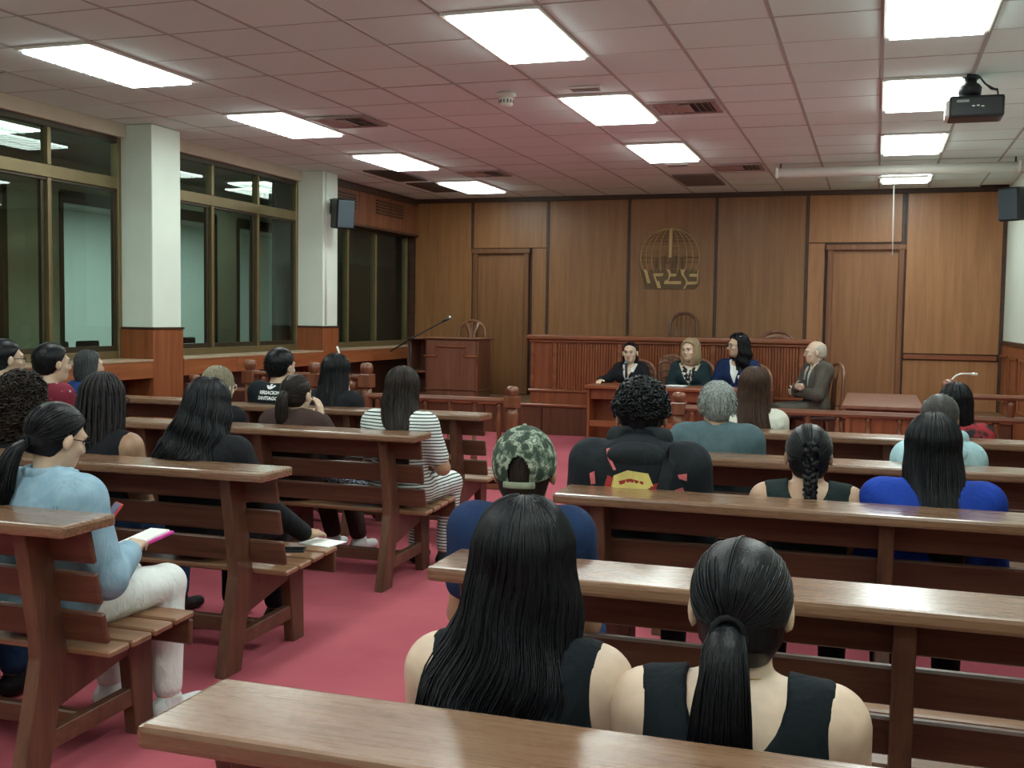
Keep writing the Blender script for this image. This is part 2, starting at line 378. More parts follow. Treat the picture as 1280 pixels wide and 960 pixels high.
def window(name, y0, y1, mull, z0=1.105, z1=3.17, zt=2.74, slide=True):
    t = struct(empty(name, (-6.8, y0, 0))); W_ = y1-y0
    fr_ = lambda a, b, c, d, m=bronze, x0=-.05, x1=.03: box('window_frame', x0, x1, a, b, c, d, m, t, bev=.004)
    fr_(0, .05, z0, z1); fr_(W_-.05, W_, z0, z1); fr_(.05, W_-.05, z0, z0+.07); fr_(.05, W_-.05, z1-.05, z1, bronze_d)
    if zt: fr_(.05, W_-.05, zt-.05, zt+.06); fr_(.05, W_-.05, zt-.075, zt-.05, bronze_d, -.04, .015)
    ms = [0]+[m-y0 for m in mull]+[W_]
    for m in ms[1:-1]:
        if zt: fr_(m-.022, m+.022, z0+.07, zt-.05); fr_(m-.022, m+.022, zt+.06, z1-.05)
        else: fr_(m-.022, m+.022, z0+.07, z1-.05)
    for i in range(len(ms)-1):
        a, b = ms[i]+.02, ms[i+1]-.02
        if zt:
            box('pane', -.014, -.009, a, b, zt, z1-.03, glass, t, bev=0)
            box('sash', -.04, -.0, b-.055, b-.02, z0+.07, zt-.06, bronze_d, t, bev=.003)
            box('sash_rail', -.04, -.0, a, b-.055, z0+.07, z0+.12, bronze_d, t, bev=.003)
        box('pane', -.014, -.009, a, b, z0+.05, (zt-.04) if zt else z1-.03, glass, t, bev=0)
    return t
window('window_1', 4.6, 8.66, [5.65, 6.68, 7.72])
window('window_2', 9.10, 11.98, [10.16, 11.07])
window('window_3', 12.36, YF-.02, [13.33, 14.2], z1=2.76, zt=None)
# wooden header with louvres above the last window
hd = struct(empty('trim_2', (-6.66, 13.85, 0)))
for i, (a, b) in enumerate(((-1.48, -.5), (-.49, .49), (.5, 1.45))): box('header_panel', -.06, .04, a, b, 2.76, 3.20, wood('header_wood', (.10, .03, .012), (.17, .055, .022), (.23, .085, .035), 'z', .4), hd, bev=.004)
box('header_top', -.06, .05, -1.48, 1.45, 3.2, CZ, dark_w, hd); box('header_lip', -.06, .06, -1.48, 1.45, 2.73, 2.765, dark_w, hd)
for y0, y1 in ((-1.3, -.62), (.02, .9)):
    for k in range(5): box('louvre_slat', .03, .062, y0, y1, 2.955+k*.042, 2.975+k*.042, dark_w, hd, bev=.003)

# ---- corridor and classroom beyond the glass
olive = plain('corridor_paint', (.30, .29, .20), .7, var=.05, vs=2); teal = plain('classroom_paint', (.56, .66, .63), .7, var=.02, vs=2)
cf = plain('corridor_floor', (.22, .20, .17), .4, var=.1, vs=2)
fo = struct(box('floor_outside', -13.6, XL-.06, 2, 24, -.1, 0, cf, bev=0))
co = struct(box('ceiling_outside', -13.6, XL-.11, 2, 24, 3.3, 3.4, plain('outside_ceiling', (.34, .33, .29), .8), bev=0))
wo = struct(empty('wall_outside', (-9.0, 0, 0)))
def seg(y0, y1, z0, z1, m=olive, th=.08): box('wall_segment', -th, 0, y0, y1, z0, z1, m, wo, bev=0)
OPEN = [(8.3, 9.56), (10.42, 11.55), (12.5, 13.55), (14.12, 15.95), (16.2, 17.4)]
yy = 2.0
for a, b in OPEN:
    seg(yy, a, 0, 3.3); seg(a, b, 0, .98, dark_w); seg(a, b, 2.93, 3.3, olive)
    for q in ((a-.02, a+.03, .98, 2.93), (b-.05, b+.02, .98, 2.93), (a, b, 2.80, 2.95), (a, b, .95, 1.06)): box('opening_frame', -.09, .03, q[0], q[1], q[2], q[3], bronze_d, wo, bev=.004)
    yy = b
seg(yy, 24, 0, 3.3)
box('opening_frame', -.09, .03, 14.58, 14.70, .98, 2.93, bronze_d, wo); box('opening_frame', -.09, .03, 15.45, 15.52, .98, 2.93, bronze_d, wo)
struct(box('wall_classroom', -13.7, -13.5, 2, 24, 0, 3.4, teal, bev=0)); struct(box('wall_classroom_end', -13.6, -9.2, 23.8, 24, 0, 3.4, teal, bev=0)); struct(box('wall_classroom_near', -13.6, XL-.1, 2, 2.2, 0, 3.4, teal, bev=0))
struct(box('wall_corridor_end', -9.0, XL-.1, 18.6, 18.8, 0, 3.4, olive, bev=0))
struct(box('wall_outside_shutter', -7.25, -7.2, 12.7, 16.5, 0.3, 2.28, plain('shutter_dark', (.018, .018, .016), .5), bev=0))
struct(box('wall_outside_screen', -7.45, -7.4, 12.5, 17, 0.0, 3.3, plain('screen_dark', (.075, .085, .07), .7), bev=0))
pe2 = emit('classroom_tube_light', (.85, 1, .95), 13.0)
for i, (x, y) in enumerate(((-11.2, 9.5), (-11.2, 12.5), (-11.2, 16.0), (-11.2, 19.0))):
    t = empty('classroom_light', (x, y, 3.3)); tag(t, f'long light fixture in the room behind the glass, number {"first second third fourth".split()[i]} from the camera', 'light', 'lights behind the glass')
    box('housing', -.32, .32, -.62, .62, -.04, 0, white_pl, t); box('tubes', -.27, .27, -.57, .57, -.05, -.038, pe2, t, bev=0)
for i, (x, y) in enumerate(((-7.9, 8.0), (-7.9, 13.2))):
    t = empty('corridor_light', (x, y, 3.3)); tag(t, ['louvred corridor light beyond the first window', 'louvred corridor light beyond the second window'][i], 'light', 'lights behind the glass')
    box('housing', -.32, .32, -.62, .62, -.035, 0, white_pl, t); box('tubes', -.28, .28, -.58, .58, -.045, -.034, emit('corridor_tube', (.85, 1, .95), 3.5), t, bev=0)
    bm = bmesh.new()
    for k in range(1, 12): bm_box(bm, -.28, .28, -.58+k*.097-.004, -.58+k*.097+.004, -.07, -.045)
    for k in (-.09, .09): bm_box(bm, k-.004, k+.004, -.58, .58, -.07, -.045)
    bm_obj('louvre', bm, metal, t)
def class_chair(x, y, label):
    t = empty('classroom_chair', (x, y, 0), PI/2); tag(t, label, 'chair', 'chairs behind the glass')
    box('backrest', -.22, .22, -.2, -.17, .93, 1.16, black_p, t, bev=.02); box('seat', -.22, .22, -.2, .22, .5, .54, black_p, t, bev=.01)
    for sx in (-1, 1):
        tube('back_support', [(sx*.17, -.19, .52), (sx*.17, -.19, 1.0)], .012, metal, t)
        for yy in (-.18, .2): tube('leg', [(sx*.19, yy, 0), (sx*.19, yy, .5)], .012, metal, t)
    box('writing_tablet', .1, .42, -.05, .3, .78, .8, plain('tablet_grey', (.35, .38, .36), .5), t, bev=.006)
for x, y, lb in ((-9.9, 11.15, 'black chair behind the left window, left of two'), (-10.0, 11.85, 'black chair behind the left window, right of two'), (-10.4, 14.6, 'black chair behind the middle window')): class_chair(x, y, lb)

# ---- platform with panelled riser
pl = struct(empty('floor_platform', (0, 13.8, 0)))
box('platform_top', -6.6, XR-.01, 0, YF-13.8, .37, .4, plain('platform_board', (.17, .09, .045), .5, var=.25, vs=12), pl)
box('riser_backing', -6.6, XR-.01, .02, .06, 0, .37, dark_w, pl, bev=0)
xs = np.linspace(-6.6, XR-.02, 11)
for i in range(10): box('riser_panel', xs[i]+.005, xs[i+1]-.005, -.005, .02, .0, .37, wood('riser_wood', (.07, .022, .010), (.11, .036, .016), (.15, .055, .026), 'z', .4), pl, bev=.003)
box('platform_nosing', -6.6, XR-.01, -.03, .02, .37, .405, dais_x, pl, bev=.008)

# ================================================================= BENCHES
def make_bench(length, over, n_posts=3):
    """local frame: x from -length (left end) to 0 (right end), y=0 near edge of the top rail"""
    t = empty('bench')
    x0, x1 = -length, 0
    px = np.linspace(x0+over+.03, x1-over-.03, n_posts)
    # top rail
    bm = bmesh.new(); bm_box(bm, x0, x1, 0, .25, .852, .892, .011, 2); bm_obj('top_rail', bm, bench_top, t)
    def plank(name, y0, y1, z0, z1, tilt, mat, xa=x0+.03, xb=x1-.03):
        bm = bmesh.new(); bm_box(bm, xa, xb, -(y1-y0)/2, (y1-y0)/2, -(z1-z0)/2, (z1-z0)/2, .006)
        bmesh.ops.rotate(bm, cent=(0, 0, 0), matrix=Matrix.Rotation(tilt, 3, 'X'), verts=bm.verts)
        bmesh.ops.translate(bm, vec=(0, (y0+y1)/2, (z0+z1)/2), verts=bm.verts); return bm_obj(name, bm, mat, t)
    # three back slats on the front of the posts (leaning)
    for yc, za, zb in ((.175, .735, .85), (.205, .595, .705), (.238, .455, .565)): plank('back_slat', yc-.011, yc+.011, za, zb, .235, bench_x)
    # four seat slats
    for ya, yb, zc in ((.25, .355, .418), (.37, .475, .421), (.49, .595, .427), (.61, .725, .434)): plank('seat_slat', ya, yb, zc-.012, zc+.012, .04, seat_w)
    plank('seat_apron', .695, .718, .325, .42, 0, bench_x)
    for x in px:
        a, b = x-.026, x+.026
        prism('rear_post', [(.02, 0), (.15, 0), (.245, .42), (.235, .50), (.165, .852), (.055, .852), (.115, .50), (.12, .42)], 'x', a, b, bench_z, t, .004)
        prism('front_leg', [(.60, 0), (.70, 0), (.69, .405), (.55, .405)], 'x', a, b, bench_z, t, .004)
        prism('seat_bracket', [(.2, .405), (.60, .405), (.60, .315), (.2, .235)], 'x', x-.02, x+.02, bench_z, t, .003)
        prism('side_stretcher', [(.12, .10), (.64, .115), (.64, .18), (.14, .165)], 'x', x-.02, x+.02, bench_x, t, .003)
    plank('long_stretcher', .335, .375, .10, .17, 0, bench_x, px[0], px[-1])
    return t
def lay(proto, first, items):
    for i, (x, y, rz, lb) in enumerate(items):
        o = proto if i == 0 else copy_tree(proto)
        o.location = (x, y, 0); o.rotation_euler = (0, 0, rz); tag(o, lb, 'bench', 'wooden court benches')
BL = make_bench(2.04, .19)
lay(BL, True, [
    (-2.33, 2.69, 0, 'wooden bench under the woman in the denim jacket, nearest on the left'),
    (-2.37, 3.90, 0, 'wooden bench with a black phone and paper on its seat'),
    (-2.37, 5.46, 0, 'wooden bench under the woman in the striped dress'),
    (-2.47, 6.78, 0, 'wooden bench under the man in the lettered black T-shirt'),
    (-4.62, 2.69, 0, 'wooden bench at the far left edge behind the denim jacket'),
    (-4.60, 5.50, 0, 'wooden bench under the man in the maroon dotted shirt'),
    (-4.72, 6.95, 0, 'wooden bench by the first pillar under the person in blue')])
BR = make_bench(2.38, .13)
lay(BR, True, [
    (1.28, 1.43, 0, 'nearest wooden bench, its top rail crossing the bottom of the picture'),
    (1.28, 2.62, 0, 'wooden bench under the man in the camouflage cap'),
    (1.25, 3.90, 0, 'wooden bench under the man in the black hoodie'),
    (1.25, 5.20, 0, 'wooden bench under the grey-haired man in a grey jacket'),
    (1.28, 6.50, 0, 'wooden bench under the woman with long brown hair, front on the right')])
# the second-row left bench continues past the left edge
e = copy_tree(BL); e.location = (-4.52, 3.90, 0); tag(e, 'wooden bench under the person with big curly hair', 'bench', 'wooden court benches')

# ================================================================= BALUSTRADE
BY = 9.2
bal_prof = [(.026, 0), (.026, .05), (.019, .07), (.030, .16), (.034, .24), (.024, .34), (.018, .38), (.026, .395), (.026, .41), (.018, .425), (.024, .5), (.033, .58), (.026, .66), (.019, .70), (.026, .72), (.026, .775)]
v, f = lathe_data(bal_prof, 12); bal_me = bpy.data.meshes.new('baluster'); bal_me.from_pydata(v, [], f); bal_me.polygons.foreach_set('use_smooth', [True]*len(bal_me.polygons)); bal_me.materials.append(rail_z)
def newel(x, y, h, parent):
    s = h/.93
    v, f = lathe_data([(.055, 0), (.055, .12), (.042, .15), (.052, .3), (.056, .38), (.044, .44), (.050, .455), (.050, .475), (.044, .49), (.056, .6), (.058, .68), (.046, .74)], 16)
    box('newel_block', x-.062, x+.062, y-.062, y+.062, .74*s, .845*s, rail_z, parent, bev=.006)
    o = mesh_obj('newel_shaft', [(a+x, b+y, c*s) for a, b, c in v], f, rail_z, parent, True)
    v, f = lathe_data([(.04, .84), (.048, .85), (.058, .87), (.06, .895), (.054, .92), (.035, .932), (.01, .934)], 16)
    mesh_obj('newel_knob', [(a+x, b+y, c*s) for a, b, c in v], f, rail_z, parent, True)
def balustrade(name, x0, x1, posts, label, upper=None):
    t = empty(name, (0, BY, 0)); tag(t, label, 'balustrade')
    bm = bmesh.new(); bm_prism(bm, [(-.045, .78), (.045, .78), (.05, .80), (.035, .825), (-.035, .825), (-.05, .80)], 'x', x0, x1); bm_obj('hand_rail', bm, rail_w, t)
    bm = bmesh.new(); bm_box(bm, x0, x1, -.03, .03, .0, .05, .005); bm_obj('bottom_rail', bm, rail_w, t)
    for x, h in posts: newel(x, 0, h, t)
    n = int((x1-x0)/.235); k = (x1-x0)/max(n, 1)
    for i in range(n):
        x = x0+(i+.5)*k
        if min(abs(x-p[0]) for p in posts) < .09: continue
        o = link('baluster', bal_me, None, t); o.location = (x, 0, .02)
    if upper:
        a, b = upper
        bm = bmesh.new(); bm_prism(bm, [(-.04, .955), (.04, .955), (.045, .975), (.03, .995), (-.03, .995), (-.045, .975)], 'x', a, b); bm_obj('upper_rail', bm, rail_w, t)
        n = max(2, int((b-a)/.25))
        for i in range(n):
            x = a+(i+.5)*(b-a)/n; v, f = lathe_data([(.03, .82), (.026, .84), (.034, .88), (.036, .92), (.028, .96)], 12)
            mesh_obj('short_baluster', [(p+x, q, r) for p, q, r in v], f, rail_z, t, True)
balustrade('balustrade', -6.4, -3.05, [(-6.35, .94), (-5.72, 1.1), (-5.02, 1.09), (-4.48, 1.1), (-4.62, .93), (-3.05, .93)], 'turned wooden balustrade left of the open gateway', (-5.72, -4.48))
balustrade('balustrade', -1.56, 1.5, [(-1.56, .93), (.57, 1.1), (1.46, 1.1)], 'turned wooden balustrade right of the open gateway', (.57, 1.46))

# ================================================================= FRONT OF THE COURT
jb = empty('judges_bench', (-2.53, 13.84, .4)); tag(jb, 'long raised panelled judges bench behind the speakers table', 'judges bench')
hw = 1.8
box('carcass', -hw+.02, hw-.02, .02, .5, 0, .84, dais_w, jb, bev=0)
tx = [-1.80, -1.47, -.60, .60, 1.68, 1.80]
for i, xx in enumerate(tx): box('stile', xx-.03 if 0 < i < 5 else xx-(.0 if i == 0 else .05), xx+.03 if 0 < i < 5 else xx+(.05 if i == 0 else 0), -.02, .03, .2, .82, dais_x, jb, bev=.005)
for i in range(5):
    a, b = tx[i]+.035, tx[i+1]-.035
    if i in (0, 4): box('plain_panel', a, b, -.004, .03, .2, .82, dais_w, jb, bev=.003)
    else:
        bm = bmesh.new(); n = int((b-a)/.035); k = (b-a)/n
        for j in range(n): bm_box(bm, a+j*k+.002, a+(j+1)*k-.002, -.008, .03, .2, .82, .005)
        bm_obj('reeded_panel', bm, dais_w, jb)
box('base_ledge', -hw-.03, hw+.03, -.045, .03, .165, .2, dais_x, jb, bev=.008)
box('base_board', -hw, hw, -.02, .03, -.02, .165, dais_w, jb, bev=.003)
box('under_moulding', -hw-.02, hw+.02, -.04, .5, .82, .86, dais_x, jb, bev=.01)
box('bench_top', -hw-.05, hw+.05, -.07, .55, .86, .915, dais_x, jb, bev=.014, seg=2)

def arch_chair(name, loc, rz, label, top=1.05, w=.22, kind='spindle', m=chair_w, seat=.45, group='wooden chairs at the front'):
    t = empty(name, loc, rz); tag(t, label, 'chair', group)   # faces -y (towards the audience) when rz=0
    box('seat', -w-.01, w+.01, -.24, .22, seat-.03, seat+.02, plain('seat_leather', (.05, .02, .015), .45), t, bev=.02, seg=2)
    for sx in (-1, 1):
        tube('leg', [(sx*(w-.03), -.2, 0), (sx*(w-.03), -.2, seat-.02)], [.02, .026], m, t)
        tube('leg', [(sx*(w-.03), .26, 0), (sx*(w-.03), .2, seat-.02)], [.02, .026], m, t)
    hb = top-.04
    ang = np.linspace(0, PI, 17); ce = hb-w*.9
    path = [(w, .19, seat-.02), (w*1.03, .21, (seat+ce)/2)] + [(w*math.cos(a), .22+.04*math.sin(a), ce+w*.9*math.sin(a)) for a in ang] + [(-w*1.03, .21, (seat+ce)/2), (-w, .19, seat-.02)]
    tube('back_frame', path, .021, m, t, 8, upv=(0, 1, 0))
    if kind == 'spindle':
        for x in (-.5, -.17, .17, .5): tube('spindle', [(x*w, .2, seat), (x*w, .23, ce+w*.9*math.sqrt(1-x*x))], .011, m, t, 6, upv=(0, 1, 0))
    elif kind == 'splat':
        for s_ in (-1, 1): tube('splat_curve', [(s_*.02, .2, seat), (s_*.05, .215, (seat+ce)/2), (s_*.03, .225, ce), (s_*.10, .24, ce+w*.8)], [(.03, .008)]*4, m, t, 6, upv=(0, 1, 0))
        tube('spindle', [(0, .2, seat), (0, .24, ce+w*.85)], .008, m, t, 6, upv=(0, 1, 0))
    elif kind == 'carved':
        pts = [(w*.93*math.cos(a), ce+w*.83*math.sin(a)) for a in np.linspace(0, PI, 15)]; pts = [(w*.93, seat+.12)]+pts+[(-w*.93, seat+.12)]
        prism('carved_panel', pts, 'y', .205, .22, m, t)
        for r_, zz in ((.05, ce+.08), (.08, ce), (.06, ce-.1), (.08, ce-.2)):
            for s_ in (-1, 1):
                a_ = np.linspace(0, 2*PI*.8, 12); tube('carved_scroll', [(s_*(w*.45+r_*math.cos(q)), .2, zz+r_*.7*math.sin(q)) for q in a_], .009, m, t, 6, upv=(0, 1, 0))
    elif kind == 'shell':
        for x in (-.6, 0, .6): tube('splat_curve', [(x*w*.5, .2, seat), (x*w, .23, ce+w*.6*math.sqrt(1-x*x*.8))], [(.028, .008)]*2, m, t, 6, upv=(0, 1, 0))
        tube('crest', [(w*.95*math.cos(a), .235, ce+w*.62*math.sin(a)) for a in np.linspace(.2, PI-.2, 11)], [(.04, .012)]*11, m, t, 6, upv=(0, 1, 0))
    return t
arch_chair('arched_chair', (-2.5, 14.75, .4), 0, 'dark arched spindle-back chair below the wall emblem', top=1.27, w=.185, m=wood('chair_wood_dark', (.07, .028, .012), (.12, .05, .024), (.18, .085, .045), 'z', .35, .2))
arch_chair('arched_chair', (-1.25, 14.8, .4), 0, 'low-backed wooden chair showing above the right end of the judges bench', top=1.04, w=.24, kind='shell')
arch_chair('arched_chair', (-5.6, 14.75, .4), 0, 'pale arched wooden chair behind the lectern', top=1.12, w=.21, kind='splat')
arch_chair('arched_chair', (-2.79, 13.30, 0), 0, 'rounded wooden chair under the woman with the microphone', top=1.06, w=.19, kind='carved')
arch_chair('arched_chair', (-2.425, 13.45, 0), 0, 'carved wooden chair standing empty between two seated women', top=1.13, w=.145, kind='carved')
arch_chair('arched_chair', (-2.06, 13.30, 0), 0, 'rounded wooden chair behind the blonde woman', top=1.09, w=.19, kind='spindle')
arch_chair('arched_chair', (-1.45, 13.32, 0), -.15, 'rounded wooden chair under the woman in the navy blazer', top=1.06, w=.25, kind='spindle')

# lectern
lc = empty('lectern', (-5.5, 13.92, .4)); tag(lc, 'brown wooden lectern with stepped moulding on its front', 'lectern')
box('body', -.39, .39, .02, .5, 0, .83, lect_w, lc, bev=.004)
box('front_panel', -.36, .36, -.005, .025, .02, .81, lect_w, lc, bev=.004)
mold = [(-.39, .60), (-.21, .60), (-.21, .73), (.21, .73), (.21, .60), (.38, .60), (.38, .0)]
for i in range(len(mold)-1):
    (a, b), (c_, d) = mold[i], mold[i+1]
    box('moulding', min(a, c_)-.01, max(a, c_)+.01, -.03, .0, min(b, d)-.01, max(b, d)+.01, dais_x, lc, bev=.004)
box('lectern_top', -.42, .43, -.02, .54, .83, .85, lect_w, lc, bev=.006)
box('base_moulding', -.4, .42, -.02, .52, .13, .15, rail_w, lc, bev=.004)
box('wing_side', -.68, -.66, .05, .5, 0, .82, lect_w, lc); box('wing_back', -.66, -.39, .46, .48, 0, .82, lect_w, lc)
box('wing_top', -.70, -.39, .03, .52, .82, .84, lect_w, lc); box('wing_shelf', -.66, -.39, .05, .46, .36, .39, lect_w, lc); box('wing_shelf', -.66, -.39, .05, .46, .05, .08, lect_w, lc)
ms = empty('microphone_stand', (-6.05, 13.78, 0)); tag(ms, 'black microphone boom stand leaning over the lectern', 'microphone stand')
tube('pole', [(0, 0, .02), (0, 0, 1.23)], .012, black_p, ms); lathe('base', [(.13, 0), (.13, .015), (.03, .03)], black_p, ms, 20)
tube('boom', [(-.30, 0, 1.05), (.02, 0, 1.235), (.50, 0, 1.485)], .010, black_p, ms); tube('clamp', [(-.03, 0, 1.21), (.04, 0, 1.25)], .022, black_p, ms)
tube('microphone_body', [(.46, 0, 1.465), (.555, 0, 1.51)], [.012, .019], black_p, ms)
v, f = lathe_data([(.002, -.03), (.02, -.022), (.03, 0), (.02, .022), (.002, .03)], 12); mesh_obj('microphone_grille', [(a+.575, b, c+1.522) for a, b, c in v], f, metal, ms, True)

# speakers' table
tb = empty('speakers_table', (-2.15, 12.62, 0)); tag(tb, 'long reddish wooden table in front of the seated speakers', 'table')
W2 = 1.03
box('table_top', -W2-.03, W2+.03, -.28, .3, .725, .765, dais_x, tb, bev=.008)
for sx in (-1, 1): box('end_panel', sx*W2-.03 if sx > 0 else -W2, sx*W2 if sx > 0 else -W2+.03, -.24, .28, 0, .725, dais_w, tb)
box('top_apron', -W2+.03, W2-.03, -.2, -.18, .6, .725, dais_w, tb); box('lower_rail', -W2+.03, W2-.03, -.22, -.16, .28, .35, dais_x, tb)
box('back_panel', -W2+.03, W2-.03, .1, .12, .1, .6, dais_w, tb)
# right-hand desk
dk = empty('clerk_desk', (.085, 11.55, 0)); tag(dk, 'low dark brown desk at the right in front of the man in grey', 'desk')
box('desk_top', -.36, .36, -.95, .95, .735, .77, lect_w, dk, bev=.006)
box('front_panel', -.31, .31, -.88, -.86, .2, .735, dais_w, dk); box('side_panel', -.31, -.29, -.86, .88, .05, .735, dais_w, dk); box('side_panel', .29, .31, -.86, .88, .05, .735, dais_w, dk); box('front_moulding', -.34, .34, -.92, -.88, .66, .70, lect_w, dk, bev=.006)
for sx in (-1, 1):
    for sy in (-1, 1): box('leg', sx*.3-.025, sx*.3+.025, sy*.87-.025, sy*.87+.025, 0, .735, dais_w, dk)
# gooseneck microphone on the right
gm_ = empty('gooseneck_microphone', (.62, 9.95, 0)); tag(gm_, 'pale gooseneck microphone curving up beside the right balustrade', 'microphone')
path = [(0, 0, .72), (0, 0, 1.0)] + [(.10-.10*math.cos(a), 0, 1.02+.10*math.sin(a)) for a in np.linspace(0, PI/2, 8)] + [(.17, 0, 1.12)]
tube('gooseneck', path, .0085, white_pl, gm_, upv=(0, 1, 0)); tube('stand_pole', [(0, 0, .02), (0, 0, .74)], .013, black_p, gm_); lathe('base', [(.12, 0), (.12, .015), (.03, .03)], black_p, gm_, 20)
tube('microphone_tip', [(.165, 0, 1.12), (.21, 0, 1.118)], .013, white_pl, gm_, upv=(0, 1, 0))
an = empty('pale_cane', (-4.28, 8.3, 0)); tag(an, 'thin pale rod sticking up behind the dark-haired woman by the balustrade', 'rod')
tube('shaft', [(.12, 0, .60), (.06, 0, 1.0), (-.04, 0, 1.28)], .0085, white_pl, an, upv=(0, 1, 0)); tube('holder', [(.12, 0, .02), (.12, 0, .62)], .014, black_p, an, upv=(0, 1, 0)); lathe('base', [(.10, 0), (.10, .015), (.03, .03)], black_p, an, 16, (.12, 0, 0))

# ---- wall emblem: wire globe over a relief of letters
em = empty('wall_emblem', (-2.77, YF-.012, 1.97)); tag(em, 'dull gold globe and letter emblem on the end wall', 'emblem')
gold = plain('emblem_gold', (.50, .34, .14), .4, .2, var=.1); goldd = plain('emblem_brown', (.13, .075, .03), .5, .1)
EW, EH = .84/700., .85/730.     # crop pixels (205..905, 145..870) to metres
def ex(u, v_): return ((u-555)*EW, (872-v_)*EH)
def wire(name, pts, r=.006, m=gold): tube(name, [(ex(*p)[0], -.02, ex(*p)[1]) for p in pts], r, m, em, 6, upv=(0, 1, 0))
for s_, k in ((-1, 1.0), (-1, .82), (-1, .62), (-1, .34), (1, .31), (1, .58), (1, .78), (1, 1.0)):
    pts = []
    for q in np.linspace(0, 1, 16):
        a = q*PI*.685; rx = 345*k
        pts.append((558+s_*rx*math.sin(a), 490-343*math.cos(a)))
    wire('meridian', pts, .007 if k == 1 else .0055)
for vv in (188, 225, 263, 300, 358, 415, 495, 552):
    hw_ = 345*math.sqrt(max(0, 1-((490-vv)/343.)**2))
    wire('parallel', [(558-hw_, vv), (558+hw_, vv)], .0038, gold if vv in (358, 415) else goldd)
def plate(name, pts, d=.03, m=gold): prism(name, [ex(*p) for p in pts], 'y', -d, .0, m, em)
plate('spire', [(547, 150), (585, 150), (580, 495), (547, 500)], .028)
for a, b, c_ in ((385, 410, 515), (470, 500, 480), (565, 592, 520), (612, 632, 480), (690, 708, 510)): plate('tower', [(a, c_), (b, c_-8), (b, 628), (a, 628)], .022, goldd)
plate('letter_backing', [(205, 640), (900, 640), (900, 815), (860, 870), (262, 870)], .012, goldd)
plate('letter_stroke', [(255, 640), (290, 640), (340, 805), (300, 808)])
plate('letter_stroke', [(360, 685), (490, 685), (475, 720), (395, 722), (415, 778), (440, 778), (462, 865), (425, 865)])
plate('letter_stroke', [(520, 640), (560, 640), (578, 690), (645, 690), (632, 722), (570, 722), (560, 752), (545, 780), (695, 780), (695, 815), (500, 815), (500, 780), (545, 755), (552, 690)])
plate('letter_stroke', [(685, 640), (745, 640), (725, 685), (735, 715), (758, 745), (775, 785), (890, 785), (890, 815), (765, 820), (745, 868), (722, 868), (752, 815), (752, 770), (730, 738), (700, 700)])
plate('letter_stroke', [(790, 690), (880, 690), (880, 725), (795, 725)]); plate('letter_stroke', [(885, 640), (898, 640), (893, 815), (880, 815)])
wire('edge_line', [(205, 650), (262, 866)], .005)

# ---- projector, screen housing, loudspeakers
pj = empty('projector', (.62, 8.45, 0)); tag(pj, 'black projector hanging from the ceiling on a short mount', 'projector')
bm = bmesh.new(); bm_box(bm, -.18, .18, -.13, .13, 2.985, 3.135, .018, 2); bm_obj('body', bm, black_p, pj)
box('side_cover', -.20, -.165, -.12, .12, 2.99, 3.11, white_pl, pj, bev=.012); tube('mount_neck', [(-.04, 0, 3.13), (-.04, 0, 3.30)], .045, black_p, pj, 12)
lathe('mount_disc', [(.02, 3.14), (.075, 3.16), (.08, 3.21), (.06, 3.235), (.03, 3.24)], black_p, pj, 16, (-.04, 0, 0)); lathe('ceiling_flange', [(.06, 3.27), (.06, 3.30)], black_p, pj, 16, (-.04, 0, 0))
box('rating_label', -.13, -.05, -.133, -.129, 3.088, 3.105, plain('label_grey', (.35, .37, .36), .5), pj, bev=0)
for a, b in ((-.03, .012), (.0, .014), (.03, .008)): box('printed_mark', a, a+.018, -.133, -.1295, 3.045+b, 3.052+b, paper, pj, bev=0)
for k in range(2): tube('cable', [(.02, .02, 3.29), (.06, .02+.01*k, 3.24), (.10+.02*k, .02, 3.20), (.14, .02, 3.19+.01*k), (.15, .02, 3.15), (.13, .03, 3.13)], .006, black_p, pj, 6, upv=(0, 1, 0))
sc_ = empty('projection_screen', (.14, 12.62, 3.19)); tag(sc_, 'white roller screen housing along the ceiling with a pull rod', 'projection screen')
tube('housing', [(-1.22, 0, 0), (1.22, 0, 0)], .055, white_pl, sc_, 16, upv=(0, 1, 0))
for sx in (-1, 1): box('end_cap', sx*1.235-.015, sx*1.235+.015, -.06, .06, -.06, .06, white_pl, sc_, bev=.01); tube('hanger', [(sx*1.2, 0, .05), (sx*1.2, 0, .105)], .008, black_p, sc_)
tube('bottom_bar', [(-.17, -.01, -.075), (.35, -.01, -.075)], .014, white_pl, sc_, 8, upv=(0, 1, 0)); tube('pull_rod', [(0, -.01, -.08), (.01, -.01, -.92)], .007, white_pl, sc_)
def loudspeaker(loc, rz, tilt, label):
    t = empty('loudspeaker', loc, rz); tag(t, label, 'loudspeaker', 'wall loudspeakers')     # front faces -y
    bm = bmesh.new(); bm_prism(bm, [(-.12, -.12), (.12, -.12), (.085, .13), (-.085, .13)], 'z', -.18, .18, .015); bmesh.ops.rotate(bm, cent=(0, 0, 0), matrix=Matrix.Rotation(tilt, 3, 'X'), verts=bm.verts); bm_obj('cabinet', bm, black_p, t)
    bm = bmesh.new(); bm_box(bm, -.108, .108, -.135, -.115, -.165, .165, .012, 2); bmesh.ops.rotate(bm, cent=(0, 0, 0), matrix=Matrix.Rotation(tilt, 3, 'X'), verts=bm.verts); bm_obj('grille', bm, speaker_m, t)
    box('badge', -.02, .02, -.185, -.165, -.135, -.12, metal, t, bev=.002) if tilt == 0 else None
    tube('bracket', [(0, .1, .02), (0, .2, .08), (0, .26, .1)], .015, black_p, t); box('wall_plate', -.03, .03, .25, .275, .02, .2, black_p, t)
loudspeaker((-6.20, 12.02, 2.77), math.radians(52), .10, 'dark loudspeaker bracketed to the second white pillar')
loudspeaker((1.38, 13.0, 2.84), math.radians(-35), .10, 'dark loudspeaker on the right wall at the edge of view')

